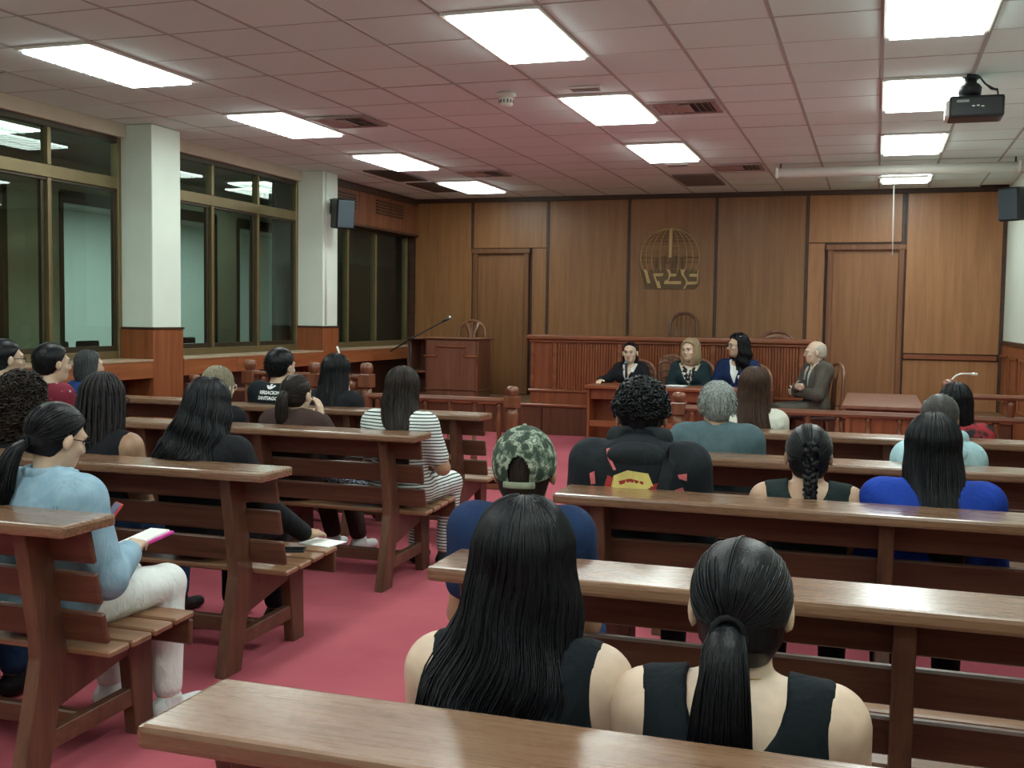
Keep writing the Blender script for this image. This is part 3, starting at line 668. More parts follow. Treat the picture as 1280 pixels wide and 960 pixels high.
# ================================================================= PEOPLE
def fast_mesh(name, V, F):
    """V (n,3) array, F (m,4) quads"""
    me = bpy.data.meshes.new(name); n, m = len(V), len(F)
    me.vertices.add(n); me.vertices.foreach_set('co', np.asarray(V, np.float32).ravel())
    me.loops.add(m*4); me.loops.foreach_set('vertex_index', np.asarray(F, np.int32).ravel())
    me.polygons.add(m); me.polygons.foreach_set('loop_start', np.arange(0, m*4, 4, dtype=np.int32))
    me.polygons.foreach_set('use_smooth', np.ones(m, bool)); me.update(calc_edges=True); me.validate(); return me

class Blob:
    """signed-distance modelling: smooth union of tapered capsules and ellipsoids, meshed with surface nets"""
    def __init__(s): s.p = []
    def cap(s, a, b, ra, rb, k=.03, sq=None):
        s.p.append(('c', np.array(a, float), np.array(b, float), ra, rb, k, sq)); return s
    def ell(s, c, r, k=.03, R=None): s.p.append(('e', np.array(c, float), np.array(r, float), R, 0, k, None)); return s
    def sub(s, c, r, k=.01, R=None): s.p.append(('s', np.array(c, float), np.array(r, float), R, 0, k, None)); return s
    def chain(s, pts, rads, k=.02, sq=None):
        for i in range(len(pts)-1): s.cap(pts[i], pts[i+1], rads[i], rads[i+1], k, sq)
        return s
    def mesh(s, name, h, grow=0., cut=None, margin=.05):
        lo = np.full(3, 1e9); hi = -lo
        for q in s.p:
            if q[0] == 'c': m = max(q[3], q[4]); lo = np.minimum(lo, np.minimum(q[1], q[2])-m); hi = np.maximum(hi, np.maximum(q[1], q[2])+m)
            elif q[0] == 'e': m = max(q[2]); lo = np.minimum(lo, q[1]-m); hi = np.maximum(hi, q[1]+m)
        lo -= grow+2*h; hi += grow+2*h; n = np.ceil((hi-lo)/h).astype(int)+1
        ax = [lo[i]+h*np.arange(n[i]) for i in range(3)]
        f = np.full(n, .2, np.float32)
        for q in s.p:
            if q[0] == 'c': m = max(q[3], q[4]); a = np.minimum(q[1], q[2])-m; b = np.maximum(q[1], q[2])+m
            else: m = max(q[2]); a = q[1]-m; b = q[1]+m
            i0 = np.clip(np.floor((a-margin-lo)/h).astype(int), 0, n-1); i1 = np.clip(np.ceil((b+margin-lo)/h).astype(int)+1, 1, n)
            sl = tuple(slice(i0[i], i1[i]) for i in range(3))
            X = ax[0][sl[0]][:, None, None]; Y = ax[1][sl[1]][None, :, None]; Z = ax[2][sl[2]][None, None, :]
            if q[0] == 'c':
                A, B = q[1], q[2]; sc = np.ones(3) if q[6] is None else np.array(q[6], float)
                D = (B-A)/sc; L2 = D@D+1e-12
                px, py, pz = (X-A[0])/sc[0], (Y-A[1])/sc[1], (Z-A[2])/sc[2]
                t = np.clip((px*D[0]+py*D[1]+pz*D[2])/L2, 0, 1)
                d = np.sqrt((px-t*D[0])**2+(py-t*D[1])**2+(pz-t*D[2])**2)-(q[3]+t*(q[4]-q[3]))
                d = d*sc.min()
            else:
                px, py, pz = X-q[1][0], Y-q[1][1], Z-q[1][2]; R = q[3]
                if R is not None: px, py, pz = R[0][0]*px+R[1][0]*py+R[2][0]*pz, R[0][1]*px+R[1][1]*py+R[2][1]*pz, R[0][2]*px+R[1][2]*py+R[2][2]*pz
                r = q[2]; k0 = np.sqrt((px/r[0])**2+(py/r[1])**2+(pz/r[2])**2); k1 = np.sqrt((px/r[0]**2)**2+(py/r[1]**2)**2+(pz/r[2]**2)**2)+1e-9
                d = k0*(k0-1)/k1
            g = f[sl]; k = max(q[5], 1e-4)
            if q[0] == 's':
                d = -d; hh = np.clip(.5-.5*(g-d)/k, 0, 1); f[sl] = g*(1-hh)+d*hh+k*hh*(1-hh)
            else:
                hh = np.clip(.5+.5*(g-d)/k, 0, 1); f[sl] = g*(1-hh)+d*hh-k*hh*(1-hh)
        f -= grow
        if cut is not None: f = np.maximum(f, cut(ax[0][:, None, None], ax[1][None, :, None], ax[2][None, None, :]))
        return fast_mesh(name, *surfnet(f, lo, h))

def relax(me, it=2, lam=.5):
    n = len(me.vertices); e = np.zeros(len(me.edges)*2, np.int32); me.edges.foreach_get('vertices', e); e = e.reshape(-1, 2)
    co = np.zeros(n*3, np.float32); me.vertices.foreach_get('co', co); co = co.reshape(-1, 3)
    deg = np.bincount(e.ravel(), minlength=n)[:, None].clip(1)
    for _ in range(it):
        acc = np.stack([np.bincount(e[:, 0], co[e[:, 1], i], n)+np.bincount(e[:, 1], co[e[:, 0], i], n) for i in range(3)], 1)/deg
        co = co+lam*(acc-co)
    me.vertices.foreach_set('co', co.astype(np.float32).ravel()); me.update(); return me
def surfnet(f, lo, h):
    ins = f < 0
    c = ins[:-1, :-1, :-1].astype(np.int8)
    for dx, dy, dz in ((1, 0, 0), (0, 1, 0), (0, 0, 1), (1, 1, 0), (1, 0, 1), (0, 1, 1), (1, 1, 1)):
        c = c+ins[dx:f.shape[0]-1+dx, dy:f.shape[1]-1+dy, dz:f.shape[2]-1+dz]
    act = (c > 0) & (c < 8); idx = np.argwhere(act); N = len(idx)
    num = np.full(act.shape, -1, np.int32); num[act] = np.arange(N)
    cor = [(i, j, k) for i in (0, 1) for j in (0, 1) for k in (0, 1)]
    val = np.stack([f[idx[:, 0]+i, idx[:, 1]+j, idx[:, 2]+k] for i, j, k in cor], 1)
    acc = np.zeros((N, 3)); cnt = np.zeros((N, 1))
    for a in range(8):
        for b in range(a+1, 8):
            if sum(abs(cor[a][q]-cor[b][q]) for q in range(3)) != 1: continue
            va, vb = val[:, a], val[:, b]; m = (va < 0) != (vb < 0)
            t = np.where(m, va/(va-vb+1e-12), 0)[:, None]
            acc += np.where(m[:, None], np.array(cor[a])+t*(np.array(cor[b])-np.array(cor[a])), 0); cnt += m[:, None]
    V = (idx+acc/np.maximum(cnt, 1))*h+lo
    Q = []
    for axn in range(3):
        sl0 = [slice(None)]*3; sl1 = [slice(None)]*3; sl0[axn] = slice(0, -1); sl1[axn] = slice(1, None)
        A, B = ins[tuple(sl0)], ins[tuple(sl1)]
        e = np.argwhere(A != B); o1, o2 = [q for q in range(3) if q != axn]
        ok = (e[:, o1] > 0) & (e[:, o2] > 0) & (e[:, o1] < f.shape[o1]-1) & (e[:, o2] < f.shape[o2]-1); e = e[ok]
        d1 = np.zeros(3, int); d1[o1] = 1; d2 = np.zeros(3, int); d2[o2] = 1
        g = lambda p: num[p[:, 0], p[:, 1], p[:, 2]]
        q = np.stack([g(e-d1-d2), g(e-d2), g(e), g(e-d1)], 1)
        flip = A[e[:, 0], e[:, 1], e[:, 2]]
        if axn == 1: flip = ~flip
        q[~flip] = q[~flip][:, ::-1]
        Q.append(q)
    return V, np.concatenate(Q)

# ---- materials for people
def skin_mat(name, c):
    if name in MATS: return MATS[name]
    m, t, b = nt(name); v = coords(t, (1, 1, 1)); f = noise(t, v, 30, 4)
    L(t, ramp(t, f, [(.3, tuple(x*.9 for x in c)), (.7, tuple(min(1, x*1.08) for x in c))]), b.inputs['Base Color'])
    b.inputs['Roughness'].default_value = .48; b.inputs['Subsurface Weight'].default_value = .08; b.inputs['Subsurface Radius'].default_value = (.02, .008, .004); b.inputs['Subsurface Scale'].default_value = .3
    MATS[name] = m; return m
SKIN = {'light': skin_mat('skin_light', (.55, .40, .285)), 'mid': skin_mat('skin_mid', (.42, .265, .17)), 'tan': skin_mat('skin_tan', (.36, .215, .13)), 'pale': skin_mat('skin_pale', (.62, .465, .345))}
def hair_mat(name, c, c2=None, rough=.36):
    if name in MATS: return MATS[name]
    m, t, b = nt(name); v = coords(t, (60, 60, 5)); f = noise(t, v, 3, 4, .6)
    L(t, ramp(t, f, [(.35, c), (.72, c2 or tuple(x*2.2 for x in c))]), b.inputs['Base Color']); b.inputs['Roughness'].default_value = rough
    b.inputs['Specular IOR Level'].default_value = .2; bump(t, b, f, .4, .004); MATS[name] = m; return m
H_BLACK = hair_mat('hair_black', (.003, .0035, .0045), (.009, .010, .013), .30)
H_DARK = hair_mat('hair_dark_brown', (.010, .007, .006), (.028, .020, .016)); H_BROWN = hair_mat('hair_brown', (.022, .011, .007), (.075, .038, .022), .4)
H_GREY = hair_mat('hair_grey', (.11, .125, .12), (.40, .44, .42), .5); H_BLONDE = hair_mat('hair_blonde', (.22, .155, .085), (.50, .40, .25), .42)
H_WHITE = hair_mat('hair_white', (.40, .37, .31), (.62, .58, .5), .5); H_ASH = hair_mat('hair_ash_blonde', (.13, .115, .075), (.36, .33, .22), .45); H_CURL = hair_mat('hair_curly_brown', (.008, .006, .005), (.03, .019, .014), .4)
H_SALT = hair_mat('hair_salt', (.02, .022, .025), (.10, .11, .115), .4)
def folds(t, b):
    v = coords(t, (1, 1, .55)); f = noise(t, v, 12, 3, .55, .6); bump(t, b, f, .5, .03)
def cloth(name, c, rough=.85, var=.14, vs=14):
    if name in MATS: return MATS[name]
    m, t, b = nt(name); v = coords(t, (1, 1, 1)); f = noise(t, v, vs, 3)
    L(t, ramp(t, f, [(.3, tuple(x*(1-var) for x in c)), (.7, tuple(min(1, x*(1+var)) for x in c))]), b.inputs['Base Color'])
    b.inputs['Roughness'].default_value = rough; b.inputs['Specular IOR Level'].default_value = .2; folds(t, b); MATS[name] = m; return m
def pattern(name, fn):
    if name in MATS: return MATS[name]
    m, t, b = nt(name); L(t, fn(t), b.inputs['Base Color']); folds(t, b); b.inputs['Roughness'].default_value = .85; b.inputs['Specular IOR Level'].default_value = .25; MATS[name] = m; return m
def stripes(t):
    tc = node(t, 'ShaderNodeTexCoord'); w_ = node(t, 'ShaderNodeTexWave', wave_type='BANDS', bands_direction='Z'); w_.inputs['Scale'].default_value = 17.0
    w_.inputs['Distortion'].default_value = .9; w_.inputs['Detail'].default_value = 1; w_.inputs['Detail Scale'].default_value = .6
    L(t, tc.outputs['Object'], w_.inputs['Vector']); return ramp(t, w_.outputs['Fac'], [(.22, (.02, .035, .045)), (.34, (.68, .74, .70))])
def dots(t):
    tc = node(t, 'ShaderNodeTexCoord'); vo = node(t, 'ShaderNodeTexVoronoi'); vo.inputs['Scale'].default_value = 22; L(t, tc.outputs['Object'], vo.inputs['Vector'])
    return ramp(t, vo.outputs['Distance'], [(.17, (.45, .35, .33)), (.21, (.17, .018, .035))])
def camo(t):
    v = coords(t, (1, 1, 1), False); n = node(t, 'ShaderNodeTexNoise'); n.inputs['Scale'].default_value = 34; n.inputs['Detail'].default_value = 5; L(t, v, n.inputs['Vector'])
    r = node(t, 'ShaderNodeValToRGB'); r.color_ramp.interpolation = 'CONSTANT'; e = r.color_ramp.elements
    e[0].position, e[0].color = 0, (.035, .055, .04, 1); e[1].position, e[1].color = .47, (.10, .14, .105, 1)
    x = e.new(.54); x.color = (.30, .35, .27, 1); x = e.new(.60); x.color = (.13, .17, .13, 1); x = e.new(.66); x.color = (.42, .46, .37, 1)
    L(t, n.outputs['Fac'], r.inputs['Fac']); return r.outputs['Color']
def blotch(c1, c2, sc=30, a=.45, b=.55):
    def fn(t):
        v = coords(t, (1, 1, 1), False); return ramp(t, noise(t, v, sc, 3), [(a, c1), (b, c2)])
    return fn

STRIPE = pattern('striped_jersey', stripes); DOTS = pattern('maroon_dotted', dots); CAMO = pattern('camouflage', camo)
DENIM = pattern('denim_light', blotch((.19, .32, .41), (.28, .42, .51), 14, .3, .7)); BLOUSE = pattern('bold_print_blouse', blotch((.55, .53, .47), (.012, .011, .013), 26, .46, .5))
BLACK = cloth('black_cloth', (.010, .011, .014)); BLACK2 = cloth('black_tank', (.006, .010, .013)); NAVY = cloth('navy_cloth', (.012, .03, .085)); NAVY2 = cloth('navy_blazer', (.010, .022, .075)); CHAR = cloth('charcoal_cloth', (.014, .018, .022))
WHITE = cloth('white_cloth', (.72, .76, .74), var=.05); ROYAL = cloth('royal_blue_cloth', (.010, .042, .30)); LBLUE = cloth('pale_blue_hoodie', (.36, .55, .60)); GREYJ = cloth('grey_green_jacket', (.07, .115, .13)); SUIT = cloth('grey_suit', (.085, .078, .065))
BROWNJ = cloth('brown_jacket', (.045, .026, .022)); TEALJ = cloth('dark_teal_jacket', (.012, .028, .033)); BLUE = cloth('blue_cloth', (.02, .06, .22)); BRIGHT = pattern('light_blue_print', blotch((.22, .42, .52), (.45, .62, .66), 30)); CREAM = cloth('cream_cloth', (.60, .60, .52), var=.05)
JEANS = cloth('blue_jeans', (.02, .05, .12)); RW = pattern('red_white_print', blotch((.30, .03, .04), (.02, .02, .022), 18)); SHOEW = cloth('white_shoe', (.65, .68, .68), .6, .06); SHOEB = cloth('black_shoe', (.012, .012, .014), .5)
LIP = plain('lips', (.33, .10, .085), .45); EYE_D = plain('eye_dark', (.012, .009, .008), .2); EYE_W = plain('eye_white', (.6, .58, .55), .3)

def rotm(yaw, pitch, roll=0):
    return np.array(Matrix.Rotation(yaw, 3, 'Z') @ Matrix.Rotation(pitch, 3, 'X') @ Matrix.Rotation(roll, 3, 'Y'))

# ---------------- hair
CR = np.array([0, -.018, .03]); CRR = np.array([.076, .096, .088])     # cranium of the unit head
def hair_surface(h, secs, yf, wave=(0, 1), lump=0, seed=0):
    """returns S(phi,u): u in 0..1 runs crown->equator, 1..2 equator->tip"""
    Z = np.array([CR[2]]+[s[0] for s in secs]); CX = np.array([0]+[s[1] for s in secs]); CY = np.array([CR[1]]+[s[2] for s in secs])
    WX = np.array([CRR[0]+h]+[s[3] for s in secs]); WY = np.array([CRR[1]+h]+[s[4] for s in secs])
    g = np.random.default_rng(seed); ph = g.uniform(0, 6.28, 4)
    def S(phi, u, k=1.0):
        phi = np.asarray(phi, float); u = np.asarray(u, float)
        th = np.clip(u, 0, 1)*PI/2; capm = u <= 1
        zz = Z[0]+(Z[-1]-Z[0])*np.clip(u-1, 0, 1); zr = -zz; Zr = -Z
        wx = np.where(capm, (CRR[0]+h)*np.sin(th), np.interp(zr, Zr, WX)); wy = np.where(capm, (CRR[1]+h)*np.sin(th), np.interp(zr, Zr, WY))
        cx = np.where(capm, 0, np.interp(zr, Zr, CX)); cy = np.where(capm, CR[1], np.interp(zr, Zr, CY))
        z = np.where(capm, CR[2]+(CRR[2]+h)*k*np.cos(th), zz)
        lm = 1+lump*(np.sin(9*phi+ph[0])+.6*np.sin(17*phi+ph[1]+3*u)+.4*np.sin(31*phi+7*u))*np.clip(u-.3, 0, 1)
        x = cx+wx*k*lm*np.cos(phi); y = cy+wy*k*lm*np.sin(phi)
        a = wave[0]*np.clip(u-.9, 0, 1)
        x = x+a*np.sin(wave[1]*z+2*phi+ph[2]); y = y+a*.6*np.cos(wave[1]*z+3*phi+ph[3])
        lim = np.interp(zr, -np.array([q[0] for q in yf]), np.array([q[1] for q in yf])) if True else 0
        lim = np.interp(-z, -np.array([q[0] for q in yf]), np.array([q[1] for q in yf]))
        y = np.minimum(y, lim)
        return np.stack(np.broadcast_arrays(x, y, z), -1)
    return S
YF_LONG = [(.125, .12), (.10, .095), (.085, .062), (.06, .040), (-.02, .032), (-.12, .03), (-.2, .04), (-.9, .06)]
YF_BACK = [(.125, .12), (.10, .095), (.085, .062), (.06, .036), (-.0, .018), (-.08, .0), (-.2, -.02), (-.9, -.02)]
YF_SHORT = [(.125, .12), (.10, .098), (.088, .080), (.06, .045), (.03, .022), (.0, .004), (-.05, -.022), (-.1, -.04)]
def loft_parts(S, nph=72, nu=56, umax=2.0, umin=.02):
    ph = np.arange(nph)*2*PI/nph; u = np.linspace(umin, umax, nu)
    V = S(ph[None, :], u[:, None]).reshape(-1, 3)
    F = []
    for j in range(nu-1):
        for i in range(nph): F.append((j*nph+i, (j+1)*nph+i, (j+1)*nph+(i+1) % nph, j*nph+(i+1) % nph))
    F.append(tuple(range(nph))); F.append(tuple(reversed([(nu-1)*nph+i for i in range(nph)])))
    return V, F
def strand_parts(paths, r0, r1, n=4):
    out = []
    for p in paths:
        m = len(p); rr = np.interp(np.linspace(0, 1, m), [0, .12, .75, 1], [r0*.5, r0, r0*.85, r1]); out.append(tube_data(p, rr, n))
    return out
def hair_long(secs, h=.014, yf=None, wave=(0, 1), lump=.012, ns=120, sr=.0035, seed=1, umax=2., flyaway=.004, phr=(-1.15, .15)):
    S = hair_surface(h, secs, yf or YF_LONG, wave, lump, seed); parts = [loft_parts(S, umax=umax)]
    g = np.random.default_rng(seed+5); P = []
    for i in range(ns):
        ph = g.uniform(phr[0]*PI, phr[1]*PI); u = np.linspace(g.uniform(.06, .5), g.uniform(1.6, 2.03), 22); k = g.uniform(.99, 1.035)
        pts = S(ph+g.normal(0, .05)*np.sin(u*2+g.uniform(0, 6)), u, k)
        pts = pts+np.cumsum(g.normal(0, flyaway*.35, pts.shape)*np.clip(u-.8, 0, 1)[:, None], 0)
        P.append(pts)
    return merge(parts+strand_parts(P, sr, sr*.25))
def on_scalp(d, h): d = np.asarray(d, float); d = d/np.linalg.norm(d, axis=-1, keepdims=True); return CR+d*(CRR+h)
def slerp(a, b, t):
    a = a/np.linalg.norm(a); b = b/np.linalg.norm(b); w_ = math.acos(np.clip(a@b, -1, 1))+1e-6
    return (np.sin((1-t)*w_)[:, None]*a+np.sin(t*w_)[:, None]*b)/math.sin(w_)
def hair_pulled(tie, h=.011, ns=150, sr=.003, seed=1, yf=None, nape=-.075):
    S = hair_surface(h, [(0, 0, -.018, .083, .104), (nape*.6, 0, -.026, .074, .094), (nape, 0, -.032, .052, .066)], yf or YF_SHORT, (0, 1), .0, seed)
    parts = [loft_parts(S, 72, 40)]; g = np.random.default_rng(seed); P = []
    tie = np.array(tie, float); td = (tie-CR)/(CRR+h)
    for i in range(ns):
        ph = g.uniform(-1.5, .5)*PI; el = g.uniform(-.75, .8)
        d = np.array([math.cos(ph)*math.cos(el), math.sin(ph)*math.cos(el), math.sin(el)])
        if d[1] > .62 and d[2] < .5: continue
        if d[1] > .1 and d[2] < .1: continue
        t = np.linspace(0, 1, 14); q = slerp(d, td, t); P.append(CR+q*(CRR+h)*g.uniform(.995, 1.02))
    return parts+strand_parts(P, sr, sr*.6)
def tail_parts(path, rad, ns=70, sr=.003, seed=2, flat=.7, splay=.15):
    path = np.asarray(path, float); N = len(path); tt = np.linspace(0, 1, N); t2 = np.linspace(0, 1, 26)
    pp = np.stack([np.interp(t2, tt, path[:, i]) for i in range(3)], 1)
    for _ in range(3): pp[1:-1] = (pp[:-2]+2*pp[1:-1]+pp[2:])/4
    rr = np.interp(t2, tt, rad); parts = [tube_data(pp, np.stack([rr, rr*flat], 1), 16, upv=(0, 1, 0))]
    g = np.random.default_rng(seed); P = []
    for i in range(ns):
        a = g.uniform(0, 2*PI); e = g.uniform(.75, 1.0); k = np.interp(t2, [0, 1], [1, 1+splay*g.uniform(0, 1)])
        wob = g.normal(0, .003)*np.sin(t2*g.uniform(3, 9)+g.uniform(0, 6))
        end = int(g.uniform(20, 26))
        p = pp+np.stack([rr*k*e*1.04*math.cos(a)+wob, rr*flat*k*e*1.08*math.sin(a), 0*rr], 1); P.append(p[:end])
    return parts+strand_parts(P, sr, sr*.3)
def hair_pony(tie, path, rad, mat_tie=None, **kw):
    tk = {k: kw.pop(k) for k in list(kw) if k in ('flat', 'splay', 'tns')}
    tns = tk.pop('tns', 70); parts = hair_pulled(tie, **kw)
    return merge(parts+tail_parts(path, rad, ns=tns, sr=kw.get('sr', .003), **tk))
def hair_short(h=.012, yf=None, ns=260, sr=.0022, seed=1, nape=-.07, length=.016, lo=-.55, umin=.02, hi=1.4):
    S = hair_surface(h, [(.0, 0, -.018, .079+h*.6, .099+h*.6), (nape*.6, 0, -.026, .070, .092), (nape, 0, -.03, .050, .066)], yf or YF_SHORT, (0, 1), .01, seed)
    parts = [loft_parts(S, 64, 36, umin=umin)]; g = np.random.default_rng(seed); P = []
    for i in range(ns):
        ph = g.uniform(-1.2, .2)*PI; el = g.uniform(lo, hi); d = np.array([math.cos(ph)*math.cos(el), math.sin(ph)*math.cos(el), math.sin(el)])
        if d[1] > .2 and d[2] < .45: continue
        a = on_scalp(d, h*.7); out = d*.55+np.array([0, .1, -.8*(1-d[2]*.6)])*.6; P.append(np.stack([a, a+out*length*.6, a+out*length+np.array([0, 0, -.003])]))
    return merge(parts+strand_parts(P, sr, sr*.4, 3))
def hair_curly(h=.02, n=420, r=.012, tr=.0042, seed=1, spread=1.0, lo=-.45, nape=-.06, drop=None, yf=None):
    S = hair_surface(h, [(.0, 0, -.018, .08+h*.4, .10+h*.4), (nape*.6, 0, -.026, .070, .092), (nape, 0, -.03, .050, .066)] if drop is None else drop, yf or YF_SHORT, (0, 1), .03, seed)
    parts = [loft_parts(S, 64, 36)]; g = np.random.default_rng(seed)
    for i in range(n):
        ph = g.uniform(-1.25, .25)*PI
        if drop is None:
            el = math.asin(g.uniform(math.sin(lo), 1)); d = np.array([math.cos(ph)*math.cos(el), math.sin(ph)*math.cos(el), math.sin(el)])
            if d[1] > .3 and d[2] < .4: continue
            c = on_scalp(d, h*g.uniform(.8, 1.25))
        else:
            u = g.uniform(.05, 1.98)**.9; c = S(ph, u, g.uniform(.97, 1.06)); d = c-CR; d /= np.linalg.norm(d)
        a1 = np.cross(d, g.normal(size=3)); a1 /= np.linalg.norm(a1); a2 = np.cross(d, a1)
        q = np.linspace(0, 2*PI*g.uniform(.9, 1.5), 9); rr = r*g.uniform(.6, 1.15)
        parts.append(tube_data(c+rr*(np.cos(q)[:, None]*a1+np.sin(q)[:, None]*a2)+np.outer(np.linspace(-.5, .8, 9)*rr, d), tr, 4))
    return merge(parts)

def braid_parts(path, r, seed=3):
    """three-strand plait as alternating lobes"""
    path = np.asarray(path, float); N = 40; tt = np.linspace(0, 1, len(path)); t2 = np.linspace(0, 1, N); pp = np.stack([np.interp(t2, tt, path[:, i]) for i in range(3)], 1)
    out = []
    for k in range(3):
        ph = k*2*PI/3; q = t2*2*PI*5.5+ph; taper = np.interp(t2, [0, .1, .85, 1], [.8, 1, .75, .3])
        out.append(tube_data(pp+np.stack([r*.62*np.sin(q)*taper, r*.42*np.sin(2*q)*taper, 0*q], 1), r*.58*taper, 8))
    return out

# ---------------- face details (head-local)
def face_bits(root, H, hs, brow, lips=True, glasses=None, eye_open=1.0):
    def tf(p): return (H[0]+(H[1] @ (np.asarray(p, float)*hs).T).T)
    def add(name, vf, mat): v, f = vf; mesh_obj(name, tf(np.array(v)), f, mat, root, True)
    for s in (-1, 1):
        v, f = lathe_data([(.001, -.0115), (.008, -.0085), (.0118, 0), (.008, .0085), (.001, .0115)], 12); v = np.array(v)
        add('eye', ((v*np.array([1.15, .7, .62*eye_open])+np.array([s*.031, .0815, .004])), f), EYE_W)
        add('iris', ((v*np.array([.52, .42, .58*eye_open])+np.array([s*.031, .0875, .004])), f), EYE_D)
        add('eyelid_line', tube_data([(s*(.031-.015), .0865, .006), (s*.031, .0915, .0115), (s*(.031+.015), .083, .005)], .0016, 4), EYE_D)
        add('eyebrow', tube_data([(s*.014, .096, .022), (s*.03, .0955, .029), (s*.05, .083, .024)], [.0032, .0036, .0018], 5), brow)
    if lips:
        add('lips', merge([tube_data([(-.021, .083, -.063), (-.008, .096, -.058), (0, .0965, -.0595), (.008, .096, -.058), (.021, .083, -.063)], [.0015, .004, .004, .004, .0015], 6), tube_data([(-.019, .083, -.064), (0, .096, -.068), (.019, .083, -.064)], [.0015, .0052, .0015], 6)]), LIP)
    if glasses is not None:
        t = []
        for s in (-1, 1):
            q = np.linspace(0, 2*PI, 15); t.append(tube_data([(s*.032+.024*math.cos(a), .106-.012*abs(math.cos(a)) if s*math.cos(a) > 0 else .108, .0+.018*math.sin(a)) for a in q], .0022, 5, upv=(0, 1, 0)))
            t.append(tube_data([(s*.056, .096, .006), (s*.078, .06, .008), (s*.080, -.01, .004)], .002, 5))
        t.append(tube_data([(-.009, .110, .004), (.009, .110, .004)], .002, 5)); add('glasses', merge(t), glasses)

def hand(B, wr, d, side, n, s=1.0, curl=.5, k=.006):
    """palm and five fingers; d: direction of fingers, side: thumb side, n: back-of-hand normal"""
    wr, d, side, n = [np.asarray(q, float) for q in (wr, d, side, n)]; d /= np.linalg.norm(d); side = side-d*(side@d); side /= np.linalg.norm(side); n = np.cross(side, d)*np.sign(np.cross(side, d)@n or 1)
    for q in (-.024, -.008, .008, .024): B.cap(wr+d*.01*s+side*q*.7*s, wr+d*.085*s+side*q*s, .0155*s, .0125*s, .012)
    for i, (o, ln) in enumerate(((.028, .068), (.0095, .078), (-.0095, .072), (-.027, .056))):
        a = wr+d*.088*s+side*o*s; e1 = d*math.cos(curl*.5)-n*math.sin(curl*.5); e2 = d*math.cos(curl*1.6)-n*math.sin(curl*1.6)
        b = a+e1*ln*.52*s; B.cap(a, b, .0098*s, .0088*s, k); B.cap(b, b+e2*ln*.5*s, .0088*s, .0072*s, k)
    a = wr+d*.03*s+side*.03*s; e = d*.62+side*.72-n*.3*curl; e /= np.linalg.norm(e); b = a+e*.038*s; B.cap(a, b, .013*s, .0105*s, k); e2 = d*.92+side*.25-n*.3*curl; e2 /= np.linalg.norm(e2); B.cap(b, b+e2*.032*s, .0105*s, .0085*s, k)

